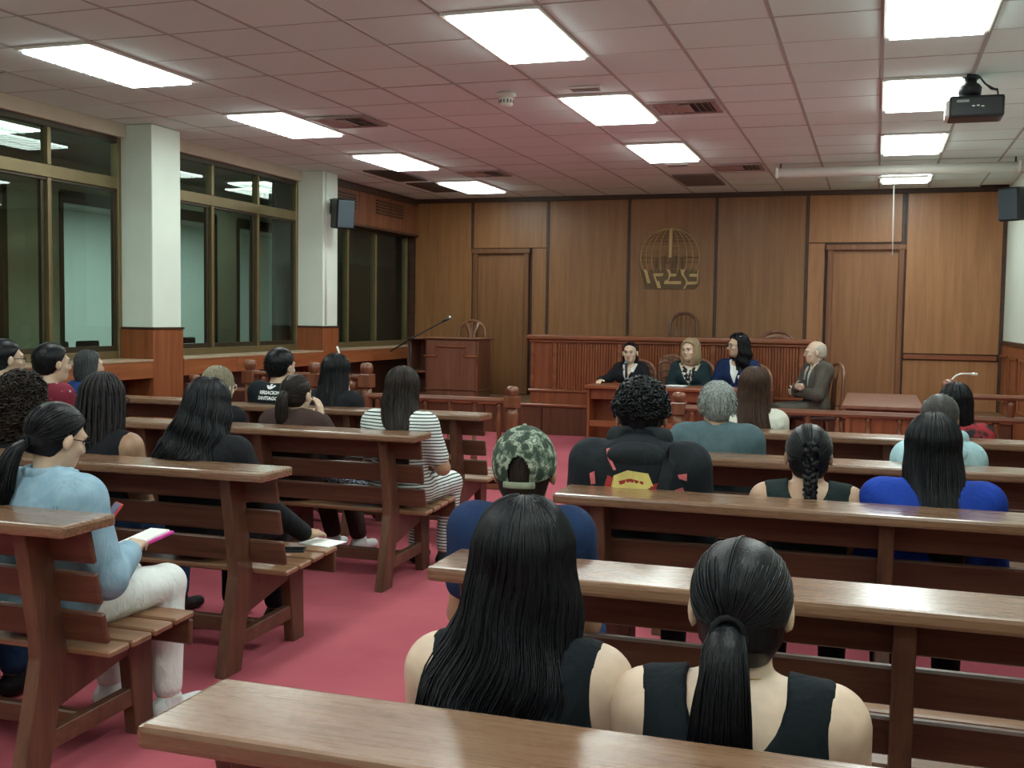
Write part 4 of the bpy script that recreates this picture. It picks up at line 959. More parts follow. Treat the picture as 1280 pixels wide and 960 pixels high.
def person(label, x, y, top, yaw, hyaw=0., hpitch=0., hroll=0., skin='light', sex='f', build=1., cell=.012, cat='person',
           top_kind='tee', top_mat=BLACK, leg_mat=BLACK, shoe_mat=SHOEB, hair=None, hmat=H_BLACK, face=None, glasses=None, brow=None,
           arms=None, legs=None, seat=.44, lean=0., hoff=(0, .03), shoulder=None, extra=None, hscale=1., neck=None, shoes=True, hh=.013, vopen=.26):
    """x,y: place of the head; top: height of the crown; yaw: 0 faces the end wall, positive turns left"""
    c, s = math.cos(yaw), math.sin(yaw); top -= hh
    k = (top-seat-.08)/(1.245-.52); hs = min(1.06, max(.96, k))*hscale*(1.03 if sex == 'm' else 1.0)
    hx, hy = hoff; hy += lean*.6
    ox, oy = x-(c*hx-s*hy), y-(s*hx+c*hy)
    z0 = seat+.08
    def sp(f): return z0+f*k
    sw = shoulder or ((.158 if sex == 'f' else .185)*build); b = build
    HP = np.array([hx, hy, top-.118*hs]); RH = rotm(hyaw, hpitch, hroll)
    J = dict(chest=np.array([0, lean*.35-.02, sp(.31)]), neck=np.array([hx*.7, lean*.5-.012, sp(.455 if sex == 'f' else .475)]))
    shz = sp(.405 if sex == 'f' else .432)
    SH = {q: np.array([q*sw, lean*.42-.015, shz]) for q in (-1, 1)}
    dflt = dict(el=(.035, .05, -.29), wr=(-.08, .27, -.35), hd=(-.3, .9, -.1), curl=.6)
    AR = {}
    for q in (-1, 1):
        a = dict(dflt); a.update((arms or {}).get(q, {}) or {})
        if 'abs' in a: el, wr = np.array(a['abs'][0], float), np.array(a['abs'][1], float)
        else:
            el = SH[q]+np.array([q*a['el'][0], a['el'][1], a['el'][2]*k]); wr = SH[q]+np.array([q*a['wr'][0], a['wr'][1], a['wr'][2]*k])
        hd = np.array(a['hd'], float)*np.array([q, 1, 1]) if 'abs' not in a else np.array(a['hd'], float)
        AR[q] = (el, wr, hd, a)
    lg = dict(hip=.085, kx=.12, ky=.44, ax=.12, ay=.42); lg.update(legs or {})
    def leg_pts(q):
        if q in lg: return [np.array(p, float) for p in lg[q]]
        return [np.array([q*lg['hip'], .03, z0+.005]), np.array([q*lg['kx'], lg['ky'], z0-.01]), np.array([q*lg['ax'], lg['ay'], .10])]
    def torso(B, g=0):
        B.ell((0, 0, z0+.03), (.165*b+g, .125*(1+b)/2+g, .115+g), .05); B.ell((0, lean*.15-.008, sp(.16)), (.128*b+g, .092*(1+b)/2+g, .13+g), .06)
        B.ell(J['chest'], (.152*b+g, .105*(1+b)/2+g, .155+g), .06); B.ell((0, lean*.4-.028, shz-.045), (sw*.98, .078*(1+b)/2+g, .078), .06)
        if sex == 'f':
            for q in (-1, 1): B.ell(J['chest']+np.array([q*.07, .085, -.01]), (.062, .055, .062), .035)
        for q in (-1, 1): B.cap(J['neck']+np.array([q*.03, -.012, -.045]), SH[q]+np.array([-q*.02, 0, .010]), .050+g, .046+g, .05)
    def arm(B, q, g=0, to=2.0):
        el, wr, _, _ = AR[q]; r1, r2, r3 = (.050, .040, .027) if sex == 'f' else (.057, .046, .031); r1 *= (1+b)/2; r2 *= (1+b)/2
        if to >= 1: B.cap(SH[q]+np.array([0, 0, -.012]), el, r1+g, r2+g, .06)
        else: B.cap(SH[q]+np.array([0, 0, -.012]), SH[q]+(el-SH[q])*to, r1+g, r1+(r2-r1)*to+g, .06)
        if to > 1: B.cap(el, el+(wr-el)*min(1, to-1), r2+g, r2+(r3-r2)*min(1, to-1)+g, .02)
    def legs_(B, g=0, to=2.0):
        for q in (-1, 1):
            h_, kn, an = leg_pts(q); B.cap(h_, kn, .086*(1+b)/2+g, .060+g, .03)
            if to > 1: B.cap(kn, kn+(an-kn)*(to-1), .058+g, .058+(.041-.058)*(to-1)+g, .02)
    # --- body (one continuous surface)
    B = Blob(); torso(B)
    def h3(p): return HP+RH @ (np.array(p, float)*hs)
    nr = neck or (.047 if sex == 'f' else .056)
    B.cap(J['neck']+np.array([0, -.005, -.03]), h3((0, -.022, -.06)), nr+.006, nr, .03)
    B.ell(h3(CR), CRR*hs, .02, RH); B.ell(h3((0, .028, -.028)), np.array([.058, .066, .088])*hs, .03, RH)
    B.ell(h3((0, .050, -.082)), np.array([.036, .036, .034])*hs, .03, RH); B.ell(h3((0, .0, -.055)), np.array([.056, .06, .05])*hs, .03, RH)
    B.cap(h3((0, .092, .012)), h3((0, .108, -.026)), .007*hs, .0125*hs, .014); B.ell(h3((0, .098, -.03)), np.array([.017, .012, .009])*hs, .008, RH)
    B.ell(h3((0, .080, .027)), np.array([.05, .016, .012])*hs, .02, RH)
    for q in (-1, 1):
        B.sub(h3((q*.031, .103, .004)), np.array([.017, .013, .011])*hs, .012, RH); B.ell(h3((q*.045, .06, -.025)), np.array([.018, .02, .016])*hs, .02, RH)
        B.ell(h3((q*.085, -.004, -.008)), np.array([.011, .021, .034])*hs, .008, RH)
    for q in (-1, 1): arm(B, q); el, wr, hd, a = AR[q]; hand(B, wr, hd, a.get('side', (-q*1., .1, .3)), a.get('n', (0, .2, 1.)), .95 if sex == 'f' else 1.05, a['curl'])
    legs_(B)
    for q in (-1, 1):
        an = leg_pts(q)[2]; dr = np.array([q*.12, 1, 0]) if 'toe' not in lg else np.array(lg['toe'], float); dr /= np.linalg.norm(dr)
        B.cap(an+np.array([0, 0, -.055]), an+dr*.14+np.array([0, 0, -.07]), .032, .024, .03)
    root = link('person', relax(B.mesh('person', cell), 1, .4), SKIN[skin]); root.location = (ox, oy, 0); root.rotation_euler = (0, 0, yaw); tag(root, label, cat, None)
    # --- trousers
    def cutz(zmax): return lambda X, Y, Z: (Z-zmax)+0*X+0*Y
    if leg_mat is not None:
        T = Blob(); T.ell((0, 0, z0+.03), (.165*b, .125*(1+b)/2, .115), .05); legs_(T, 0, lg.get('to', 1.93)); link('trousers', T.mesh('trousers', cell*1.15, .013, cutz(z0+.10)), leg_mat, root)
    if shoes:
        for q in (-1, 1):
            an = leg_pts(q)[2]; dr = np.array([q*.12, 1, 0]) if 'toe' not in lg else np.array(lg['toe'], float); dr /= np.linalg.norm(dr)
            S_ = Blob(); S_.cap(an+np.array([0, 0, -.06])-dr*.03, an+dr*.15+np.array([0, 0, -.068]), .042, .036, .02, (1, 1, .85)); S_.cap(an-dr*.01+np.array([0, 0, -.05]), an+dr*.01+np.array([0, 0, -.015]), .045, .046, .02)
            link('shoe', S_.mesh('shoe', .011, 0, lambda X, Y, Z: np.maximum(.004-Z, Z-an[2]+.0)+0*X+0*Y), shoe_mat, root)
    # --- top
    g = {'tee': .012, 'tank': .009, 'long': .014, 'hoodie': .026, 'jacket': .022, 'sleeveless': .010, 'dress': .012}[top_kind]
    C = Blob(); torso(C)
    to = {'tee': .62, 'tank': 0, 'sleeveless': 0, 'long': 1.93, 'hoodie': 1.93, 'jacket': 1.93, 'dress': .75}[top_kind]
    if to:
        for q in (-1, 1): arm(C, q, 0, to)
    if top_kind in ('hoodie',): C.ell(J['neck']+np.array([0, -.07, -.02]), (.105, .055, .075), .05); C.cap(J['neck']+np.array([-.07, .03, -.005]), J['neck']+np.array([.07, .03, -.005]), .03, .03, .04)
    if top_kind == 'jacket': C.cap(J['neck']+np.array([-.05, -.02, -.0]), J['neck']+np.array([.05, -.02, -.0]), .035, .035, .03)
    nk = J['neck']
    def cut(X, Y, Z):
        d = (z0-.06 if top_kind != 'dress' else .35)-Z+0*X+0*Y
        if top_kind == 'hoodie': ng = .075-np.sqrt((X-nk[0])**2+(Y-nk[1]-.02)**2)+0*Z; ng = np.where(Z > nk[2]-.03, ng, -1); d = np.maximum(d, np.minimum(ng, .2)*1.0)
        elif top_kind == 'jacket':
            d = np.maximum(d, .055-np.sqrt((X-nk[0])**2+(Y-nk[1]-.0)**2+(np.minimum(0, Z-nk[2]))**2*.5)+0*Z)
            V_ = (np.abs(X)-(Z-(nk[2]-.27))*vopen); d = np.where(Y > J['chest'][1]+.03, np.maximum(d, np.where(Z > nk[2]-.30, -V_, -1)), d)   # open V front
        elif top_kind in ('tank', 'sleeveless'):
            wd, dp = (.082, .058) if top_kind == 'tank' else (.072, .02)
            d = np.maximum(d, 1-np.sqrt(((X-nk[0])/wd)**2+((Z-nk[2]-.02)/(.05+dp))**2)+0*Y) if True else d
            for q in (-1, 1): d = np.maximum(d, .06-np.sqrt(((X-q*(sw+.045)))**2+((Z-shz+.02)*.45)**2)+0*Y)
        else: d = np.maximum(d, (.072-np.sqrt((X-nk[0])**2+(Y-nk[1]-.025)**2+((Z-nk[2]-.01)*1.0)**2)))
        return d
    tp = link({'tee': 't_shirt', 'tank': 'tank_top', 'sleeveless': 'sleeveless_top', 'long': 'shirt', 'hoodie': 'hooded_sweatshirt', 'jacket': 'jacket', 'dress': 'dress'}[top_kind], relax(C.mesh('top', cell*(.75 if top_kind in ('tank', 'sleeveless') else 1), g+.002, cut), 4), top_mat, root)
    if hair is not None:
        v, f = hair; V = HP+(RH @ (np.array(v)*hs).T).T
        mesh_obj('hair', V, f, hmat, root, True)
    if face: face_bits(root, (HP, RH), hs, brow or hmat, True, glasses)
    elif glasses is not None: face_bits(root, (HP, RH), hs, brow or hmat, True, glasses)
    info = dict(root=root, HP=HP, RH=RH, hs=hs, top=tp, J=J, SH=SH, AR=AR, z0=z0, sp=sp, k=k, h3=h3, sw=sw, B=B)
    return info
def stick(info, name, pts2, y0, mat, direction=1, off=.003, thick=.0015):
    """lay a flat outline (x,z in body frame) on the back or chest of the top by ray casting"""
    me = info['top'].data; bvh = BVHTree.FromPolygons([v.co[:] for v in me.vertices], [p.vertices[:] for p in me.polygons])
    bm = bmesh.new()
    vs = [bm.verts.new((p[0], 0, p[1])) for p in pts2]; bm.faces.new(vs); bmesh.ops.triangulate(bm, faces=bm.faces[:]); 
    for _ in range(2): bmesh.ops.subdivide_edges(bm, edges=[e for e in bm.edges if e.calc_length() > .02], cuts=1, use_grid_fill=True)
    for v in bm.verts:
        h_ = bvh.ray_cast(Vector((v.co.x, y0, v.co.z)), Vector((0, direction, 0)))
        v.co.y = (h_[0].y-direction*off) if h_[0] is not None else y0*.3
    bmesh.ops.recalc_face_normals(bm, faces=bm.faces)
    return bm_obj(name, bm, mat, info['root'])

def face_to(x, y, tx=-2.3, ty=13.2): return -math.atan2(tx-x, ty-y)
def ring(parent, info, pos, r, mat, name='hair_tie', tr=.006, ax='y'):
    q = np.linspace(0, 2*PI, 13); p = np.array([(r*math.cos(a), 0, r*math.sin(a)) if ax == 'y' else (r*math.cos(a), r*math.sin(a), 0) for a in q])+np.array(pos)
    v, f = tube_data(p, tr, 6, upv=(0, 1, 0) if ax == 'y' else (0, 0, 1)); V = info['HP']+(info['RH'] @ (np.array(v)*info['hs']).T).T; return mesh_obj(name, V, f, mat, parent, True)
FINE = .0085
# --- the two women nearest the camera
A = person('woman with long loose black hair in a black sleeveless top, nearest the camera', -.608, 1.92, 1.214, .10, .06, -.03, skin='pale', top_kind='tank', top_mat=BLACK2, leg_mat=BLACK, cell=FINE, build=1.0, shoulder=.160,
    hair=hair_long([(-.0, 0, -.02, .098, .113), (-.06, -.004, -.026, .108, .113), (-.13, -.012, -.045, .124, .108), (-.20, -.026, -.072, .142, .102), (-.28, -.045, -.10, .158, .088), (-.38, -.065, -.11, .165, .075)], h=.020, yf=YF_BACK, wave=(.014, 34), lump=.018, ns=620, sr=.0028, seed=11, flyaway=.0045, phr=(-1.1, .1)), hmat=H_BLACK)
Bn = person('woman with a sleek black ponytail in a black tank top, nearest right', -.208, 1.92, 1.172, .06, .05, -.05, skin='pale', top_kind='tank', top_mat=BLACK2, leg_mat=BLACK, cell=FINE, shoulder=.168, build=1.0,
    hair=hair_pony((-.02, -.112, -.02), [(-.02, -.108, -.012), (-.024, -.150, -.045), (-.026, -.168, -.11), (-.028, -.165, -.2), (-.03, -.158, -.29), (-.032, -.15, -.38)], [.026, .036, .044, .05, .054, .03], h=.013, ns=420, sr=.0022, seed=5, tns=260, flat=.6, splay=.12, nape=-.085), hmat=H_BLACK)
ring(Bn['root'], Bn, (-.021, -.124, -.02), .027, BLACK)
mesh_obj('necklace', *tube_data([(.062*math.cos(a)+0, -.002+.066*math.sin(a), Bn['J']['neck'][2]+.018-.012*math.sin(a)) for a in np.linspace(0, 2*PI, 25)], .0014, 4), plain('gold_chain', (.55, .38, .15), .3, .9), Bn['root'], True)
# --- denim jacket
D = person('woman in a light denim jacket and white trousers with a low ponytail', -2.714, 3.12, 1.228, -.12, -.25, -.30, skin='light', top_kind='jacket', top_mat=DENIM, leg_mat=WHITE, shoe_mat=SHOEW, cell=.009, build=1.06,
    arms={1: dict(el=(.085, .02, -.29), wr=(-.035, .24, -.245), hd=(-.35, .85, .25), curl=1.0), -1: dict(wr=(-.06, .27, -.27))}, legs=dict(kx=.11, ax=.15, ay=.40),
    hair=hair_pony((0, -.115, -.045), [(0, -.11, -.04), (0, -.145, -.075), (-.005, -.155, -.14), (-.01, -.15, -.22), (-.015, -.135, -.30)], [.024, .032, .040, .045, .02], h=.014, ns=300, sr=.0026, seed=8, tns=160, flat=.7, splay=.5), hmat=H_BLACK, glasses=BLACK)
ring(D['root'], D, (0, -.122, -.048), .026, BLACK)
nk = D['J']['neck']
cb = Blob(); cb.chain([nk+np.array([.082*math.cos(a), .010+.084*math.sin(a), .026-.03*max(0, math.sin(a))]) for a in np.linspace(.3*PI, -1.3*PI, 14)], [.014]*14, .01, (1, 1, 2.0)); link('collar', relax(cb.mesh('collar', .008), 1), DENIM, D['root'])
seam = cloth('denim_seam', (.12, .21, .29))
for dz, x0 in ((-.085, .135), (-.097, .135)): stick(D, 'yoke_seam', [(-x0, nk[2]+dz), (x0, nk[2]+dz), (x0, nk[2]+dz+.005), (-x0, nk[2]+dz+.005)], -.5, seam, off=.002)
for q in (-1, 1):
    for e_ in (0, .012): stick(D, 'armhole_seam', [(q*(.125+e_), nk[2]-.20), (q*(.13+e_), nk[2]-.20), (q*(.145+e_), nk[2]-.06), (q*(.14+e_), nk[2]-.06)], -.5, seam, off=.002)
    stick(D, 'panel_seam', [(q*.06, nk[2]-.25), (q*.066, nk[2]-.25), (q*.085, nk[2]-.09), (q*.079, nk[2]-.09)], -.5, seam, off=.002)
fo_ = empty('pink_folder', (-2.56, 3.50, .635), -.5); tag(fo_, 'magenta folder with white pages on the lap of the woman in denim', 'folder'); fo_.rotation_euler = (.30, -.12, -.55); fo_.location = (-2.66, 3.44, .655)
box('cover', -.10, .10, -.14, .14, 0, .012, plain('magenta', (.55, .03, .30), .5), fo_, bev=.003); box('pages', -.093, .088, -.135, .13, .012, .02, paper, fo_, bev=.001)
ph_ = empty('smartphone', (-2.72, 3.38, .765)); tag(ph_, 'smartphone in a red case held over the pink folder', 'phone'); ph_.rotation_euler = (.9, 0, -.6)
box('case', -.038, .038, -.078, .078, -.005, .004, plain('red_case', (.5, .035, .03), .45), ph_, bev=.004, seg=2); box('screen', -.034, .034, -.074, .074, .003, .006, plain('phone_screen', (.16, .14, .24), .15), ph_, bev=.001)
Nb = person('person in blue jeans at the left edge, only the legs in view', -3.40, 3.10, 1.23, 0, 0, 0, skin='tan', sex='m', top_kind='tee', top_mat=NAVY, leg_mat=JEANS, cell=.014, build=.92, shoulder=.155, legs=dict(kx=.13, ax=.15, ay=.40), hair=hair_short(.012, ns=80), hmat=H_DARK)
# --- camouflage cap
x, y = -.968, 3.05
Cp = person('man wearing a camouflage cap and a navy T-shirt', x, y, 1.225, .10, .05, -.04, skin='tan', sex='m', top_kind='tee', top_mat=NAVY, leg_mat=JEANS, cell=.010, build=.92, shoulder=.152, hair=hair_short(.006, nape=-.088, ns=200), hmat=H_DARK)
def cap_hat(info, mat):
    h = .020; V, F = [], []; n, m = 120, 56
    for j in range(m+1):
        for i in range(n):
            a = 2*PI*i/n; th = j/m*PI*(.59-.085*math.sin(a)); V.append((CR[0]+(CRR[0]+h)*math.sin(th)*math.cos(a), CR[1]+(CRR[1]+h)*math.sin(th)*math.sin(a), CR[2]+(CRR[2]+h)*math.cos(th)))
    for j in range(m):
        for i in range(n):
            cx = sum(V[q][0] for q in (j*n+i, (j+1)*n+(i+1) % n))/2; cy = V[j*n+i][1]; cz = (V[j*n+i][2]+V[(j+1)*n+i][2])/2
            if cy < -.07 and (cx/.034)**2+((cz-.0)/.055)**2 < 1 and cz > -.026: continue
            F.append((j*n+i, (j+1)*n+i, (j+1)*n+(i+1) % n, j*n+(i+1) % n))
    R, H, s = info['RH'], info['HP'], info['hs']; T = lambda v: (H+(R @ (np.array(v, float)*s).T).T)
    cp = empty('cap'); cp.parent = info['root']
    crown = mesh_obj('cap_crown', T(V), F, mat, info['root'], True); md = crown.modifiers.new('t', 'SOLIDIFY'); md.thickness = .003
    bpy.data.objects.remove(cp)
    st = [(.04*math.sin(a)*1.35, -.018-(.096+h-.008)*math.cos(a*.62), -.030) for a in np.linspace(-1.0, 1.0, 9)]
    v, f = tube_data(st, [(.010, .003)]*9, 8, upv=(0, 1, 0)); v, f = tube_data(st, [(.003, .010)]*9, 8, upv=(0, 0, 1)); mesh_obj('cap_strap', T(v), f, plain('cap_strap', (.22, .26, .18), .7), crown, True)
    pts = [(.08*math.cos(a), .06+.10*math.sin(a)) for a in np.linspace(0, PI, 15)]; bm = bmesh.new(); bm_prism(bm, pts, 'z', .02, .026)
    me = bpy.data.meshes.new('cap_visor'); bm.to_mesh(me); bm.free(); co = np.array([v.co[:] for v in me.vertices]); co = T(co)
    for v, c in zip(me.vertices, co): v.co = c
    link('cap_visor', me, mat, crown); v, f = lathe_data([(.001, 0), (.008, .002), (.004, .006)], 10, (0, CR[1], CR[2]+CRR[2]+h-.001)); mesh_obj('cap_button', T(v), f, mat, crown)
    q = [(x_, -.1165+.35*x_*x_, z_) for x_, z_ in ((.036*math.cos(a), .008+.043*max(0, math.sin(a))) for a in np.linspace(0, PI, 13))]
cap_hat(Cp, CAMO)
# --- black hoodie, curly hair
x, y = -.882, 4.32
Hd = person('man with short curly black hair in a printed black hoodie', x, y, 1.300, .10, .04, -.03, skin='mid', sex='m', top_kind='hoodie', top_mat=CHAR, leg_mat=BLACK, cell=.010, build=1.05, shoulder=.20,
    hair=hair_curly(.020, 620, .011, .0042, 3, lo=-.25, nape=-.062), hmat=H_BLACK)
def hood(info, mat):
    nk = info['J']['neck']; H = Blob()
    arc = [nk+np.array([.102*math.cos(a), .015+.098*math.sin(a), .045-.015*math.sin(a)]) for a in np.linspace(.25*PI, -1.25*PI, 14)]
    H.chain(arc, [.024]*3+[.032]*8+[.024]*3, .02, (1, 1, 1.3)); H.ell(nk+np.array([0, -.118, -.005]), (.118, .046, .058), .03)
    H.sub(nk+np.array([0, -.10, .065]), (.07, .022, .045), .012)
    link('hood', relax(H.mesh('hood', .010), 2), mat, info['root'])
hood(Hd, cloth('hood_black', (.017, .021, .025)))
zz = Hd['sp'](.40)+.095
pk = cloth('print_pink', (.62, .16, .17)); ye = cloth('print_yellow', (.70, .60, .20)); rd = cloth('print_red', (.35, .04, .04)); bl = cloth('print_blue', (.05, .18, .5))
for nm, m, pts in (('printed_patch', ye, [(-.10, zz-.17), (.02, zz-.16), (.07, zz-.135), (.05, zz-.085), (-.03, zz-.075), (-.085, zz-.10)]), ('printed_line', rd, [(-.06, zz-.135), (-.02, zz-.12), (.03, zz-.13), (.04, zz-.12), (-.02, zz-.107), (-.065, zz-.12)]),
    ('printed_curve', pk, [(-.12, zz-.0), (-.105, zz+.005), (-.10, zz-.03), (-.075, zz-.075), (-.085, zz-.08), (-.112, zz-.035)]), ('printed_patch', rd, [(-.125, zz-.15), (-.09, zz-.15), (-.085, zz-.11), (-.11, zz-.1)]), ('printed_patch', bl, [(-.13, zz-.17), (-.10, zz-.175), (-.10, zz-.155), (-.13, zz-.15)]),
    ('printed_mark', pk, [(-.185, zz-.10), (-.165, zz-.09), (-.16, zz-.14), (-.18, zz-.145)]), ('printed_mark', pk, [(.16, zz-.09), (.195, zz-.085), (.18, zz-.10), (.195, zz-.115), (.165, zz-.105)]), ('printed_mark', pk, [(.15, zz-.15), (.18, zz-.14), (.19, zz-.165), (.155, zz-.17)]), ('printed_patch', rd, [(.055, zz-.17), (.10, zz-.17), (.09, zz-.12), (.06, zz-.13)])):
    stick(Hd, nm, pts, -.6, m)
stick(Hd, 'shoulder_strap', [(.065, zz-.23), (.115, zz-.23), (.16, zz+.0), (.13, zz+.03), (.105, zz-.03)], -.6, cloth('strap_grey', (.022, .026, .03)), off=.008)
# --- braid, royal blue
x, y = -.228, 4.32
Br = person('woman with one thick plait down her back in a dark green sleeveless top', x, y, 1.157, .06, .06, -.02, skin='mid', top_kind='sleeveless', top_mat=cloth('dark_green_top', (.010, .020, .020)), cell=.0105, shoulder=.165,
    hair=merge(hair_pulled((0, -.112, .0), h=.013, ns=260, sr=.003, seed=21, nape=-.08)+braid_parts([(0, -.115, .06), (0, -.128, .02), (0, -.13, -.05), (0, -.15, -.13), (.004, -.155, -.22), (.006, -.15, -.30)], .03)), hmat=H_BLACK)
x, y = .216, 4.32
Ry = person('woman with straight black hair in a royal blue top', x, y, 1.206, .05, .05, -.04, skin='mid', top_kind='long', top_mat=ROYAL, leg_mat=BLACK, cell=.0105, build=1.15, shoulder=.188,
    hair=hair_long([(-.0, 0, -.02, .098, .114), (-.08, .002, -.03, .108, .115), (-.15, .004, -.05, .110, .11), (-.22, .012, -.10, .105, .09), (-.30, .03, -.14, .088, .06), (-.42, .045, -.155, .055, .04)], h=.024, yf=YF_BACK, wave=(.003, 20), lump=.008, ns=330, sr=.0034, seed=13, flyaway=.002), hmat=H_BLACK)
# --- grey-haired man, pale blue hoodie
Gr = person('man with short grey hair in a grey-green jacket', -.757, 5.62, 1.237, .12, .10, -.03, skin='mid', sex='m', top_kind='jacket', top_mat=GREYJ, leg_mat=BLACK, build=1.0, shoulder=.165, hair=hair_short(.016, ns=420, sr=.0038, seed=4, length=.03), hmat=H_GREY, cell=.0115)
Ho = person('woman with a grey-brown bun and pink tie in a pale blue hoodie', .305, 5.62, 1.209, .05, .04, -.10, skin='mid', top_kind='hoodie', top_mat=LBLUE, leg_mat=JEANS, build=1.0, shoulder=.14,
    hair=hair_pony((0, -.11, .0), [(0, -.108, 0), (0, -.14, -.02), (0, -.145, -.08), (0, -.14, -.15)], [.018, .026, .028, .012], h=.012, ns=240, sr=.0034, seed=9, tns=40), hmat=hair_mat('hair_greying', (.022, .021, .02), (.09, .085, .078), .42), cell=.0115)
hood(Ho, LBLUE); ring(Ho['root'], Ho, (0, -.122, .0), .022, cloth('pink_tie', (.55, .05, .13)), 'hair_tie', .009)
# --- front bench right
Wb = person('woman with long straight brown hair in a white top, front right bench', -.710, 6.95, 1.255, .10, .12, -.03, skin='light', top_kind='long', top_mat=CREAM, leg_mat=JEANS, build=.95, shoulder=.152,
    hair=hair_long([(-.0, 0, -.02, .095, .11), (-.1, -.01, -.03, .105, .108), (-.2, -.005, -.075, .118, .10), (-.3, .01, -.12, .12, .08), (-.42, .03, -.13, .10, .06)], h=.018, yf=YF_BACK, lump=.012, ns=220, sr=.004, seed=17, flyaway=.002), hmat=H_BROWN)
Bk = person('woman with black hair in a black, white and red top, far right', .463, 6.95, 1.197, .06, .08, -.03, skin='light', top_kind='tee', top_mat=RW, leg_mat=BLACK,
    hair=hair_long([(-.0, .0, -.02, .094, .108), (-.1, .0, -.03, .10, .10), (-.2, .0, -.05, .098, .07), (-.26, .0, -.07, .09, .03)], h=.015, yf=YF_BACK, ns=150, sr=.004, seed=19, flyaway=.001), hmat=H_BLACK)
# --- left: striped dress, ponytail, blonde
x, y = -2.63, 5.9
St = person('woman in a blue and white striped dress with long dark wavy hair', x, y, 1.244, -.10, -.05, -.10, skin='tan', top_kind='dress', top_mat=STRIPE, leg_mat=STRIPE, shoe_mat=SHOEB, build=1.18, shoulder=.185, cell=.010,
    arms={1: dict(el=(.07, .06, -.26), wr=(-.10, .24, -.25)), -1: dict(el=(.05, .06, -.26), wr=(-.10, .24, -.25))}, legs=dict(kx=.10, ky=.45, ax=.10, ay=.38),
    hair=hair_long([(-.0, 0, -.02, .094, .112), (-.1, .0, -.03, .105, .11), (-.16, .01, -.05, .112, .10), (-.21, .04, -.09, .085, .09), (-.27, .07, -.13, .05, .06), (-.46, .10, -.13, .028, .04)], h=.018, wave=(.012, 45), lump=.02, ns=260, sr=.0042, seed=23, flyaway=.005), hmat=H_DARK)
x, y = -3.338, 5.9
Po = person('woman with a dark ponytail in a brown jacket resting her cheek on her hand', x, y, 1.181, face_to(x, y)*.5, face_to(x, y)*.6, -.06, skin='light', top_kind='jacket', top_mat=BROWNJ, leg_mat=BROWNJ, shoe_mat=SHOEW, cell=.0105, face=True,
    arms={1: dict(el=(.03, .20, -.20), wr=(-.06, .16, .02), hd=(-.15, -.05, 1.), side=(0, -1, 0), n=(1., .2, 0), curl=.5)}, legs={1: [(.085, .03, .525), (.10, .44, .51), (.16, .50, .11)], -1: [(-.085, .03, .525), (-.10, .44, .51), (-.02, .48, .11)]},
    hair=hair_pony((-.0, -.108, .015), [(0, -.105, .02), (0, -.145, .0), (0, -.155, -.07), (0, -.15, -.15), (0, -.14, -.22)], [.024, .034, .040, .04, .018], h=.014, ns=240, sr=.0034, seed=31, tns=90, flat=.75), hmat=H_DARK)
x, y = -3.886, 5.9
Bd = person('person with blonde hair and clear glasses behind the long wavy hair', x, y, 1.215, face_to(x, y)*.6, face_to(x, y)*.5, -.08, skin='pale', top_kind='long', top_mat=BLACK, glasses=plain('clear_frame', (.75, .75, .7), .2),
    hair=hair_long([(-.0, 0, -.02, .092, .108), (-.08, 0, -.028, .094, .102), (-.14, 0, -.03, .085, .085)], h=.016, ns=160, sr=.0042, seed=33, flyaway=.002), hmat=H_ASH)
# --- left: black T-shirt with lettering, black hair woman
x, y = -4.179, 7.15
Te = person('man in a black T-shirt with white lettering on the back', x, y, 1.295, -.10, face_to(x, y)*.7, -.04, skin='light', sex='m', top_kind='tee', top_mat=cloth('tee_black', (.008, .013, .017)), leg_mat=JEANS, cell=.010, build=1.02, shoulder=.188, face=True,
    hair=hair_short(.018, ns=320, sr=.0035, seed=41, length=.022), hmat=H_BLACK)
white_ink = plain('white_print', (.8, .83, .82), .6)
def shirt_text(info, txt, zc, size, xc):
    cu = bpy.data.curves.new('lettering', 'FONT'); cu.body = txt; cu.size = size; cu.align_x = 'CENTER'; cu.offset = .0012; cu.resolution_u = 2; cu.shear = .15
    o = bpy.data.objects.new('lettering', cu); COL.objects.link(o); dg = bpy.context.evaluated_depsgraph_get(); dg.update()
    me = bpy.data.meshes.new_from_object(o.evaluated_get(dg)); bpy.data.objects.remove(o)
    tm = info['top'].data; bvh = BVHTree.FromPolygons([v.co[:] for v in tm.vertices], [p.vertices[:] for p in tm.polygons])
    for v in me.vertices:
        # seen from behind, text runs left to right along +x of the body
        px, pz = xc+v.co.x, zc+v.co.y; h_ = bvh.ray_cast(Vector((px, -.6, pz)), Vector((0, 1, 0))); yv = h_[0].y if h_[0] is not None else -.1
        v.co = Vector((px, yv-.006, pz))
    me.materials.clear(); link('lettering', me, white_ink, info['root'])
zt = .964
shirt_text(Te, 'VERSACION III', zt-.004, .034, .02); shirt_text(Te, 'SANTIAGO', zt-.045, .036, -.005)
for q in (-1, 1): stick(Te, 'printed_wing', [(.0, zt+.044), (q*.03, zt+.062), (q*.042, zt+.056), (q*.018, zt+.036), (0, zt+.032)], -.6, white_ink, off=.005)
stick(Te, 'printed_wing', [(-.011, zt+.032), (.011, zt+.032), (.01, zt+.068), (-.01, zt+.068)], -.6, white_ink, off=.006)
x, y = -3.716, 7.15
Bl = person('woman with straight black hair in black, beside the man in the lettered T-shirt', x, y, 1.258, face_to(x, y)*.5, face_to(x, y)*.5, -.05, skin='light', top_kind='long', top_mat=BLACK, glasses=BLACK, shoulder=.175, build=1.1,
    hair=hair_long([(-.0, 0, -.02, .096, .112), (-.1, 0, -.03, .112, .112), (-.18, .01, -.06, .118, .105), (-.29, .02, -.11, .11, .08)], h=.02, yf=YF_BACK, ns=200, sr=.004, seed=43, flyaway=.0015), hmat=H_BLACK)
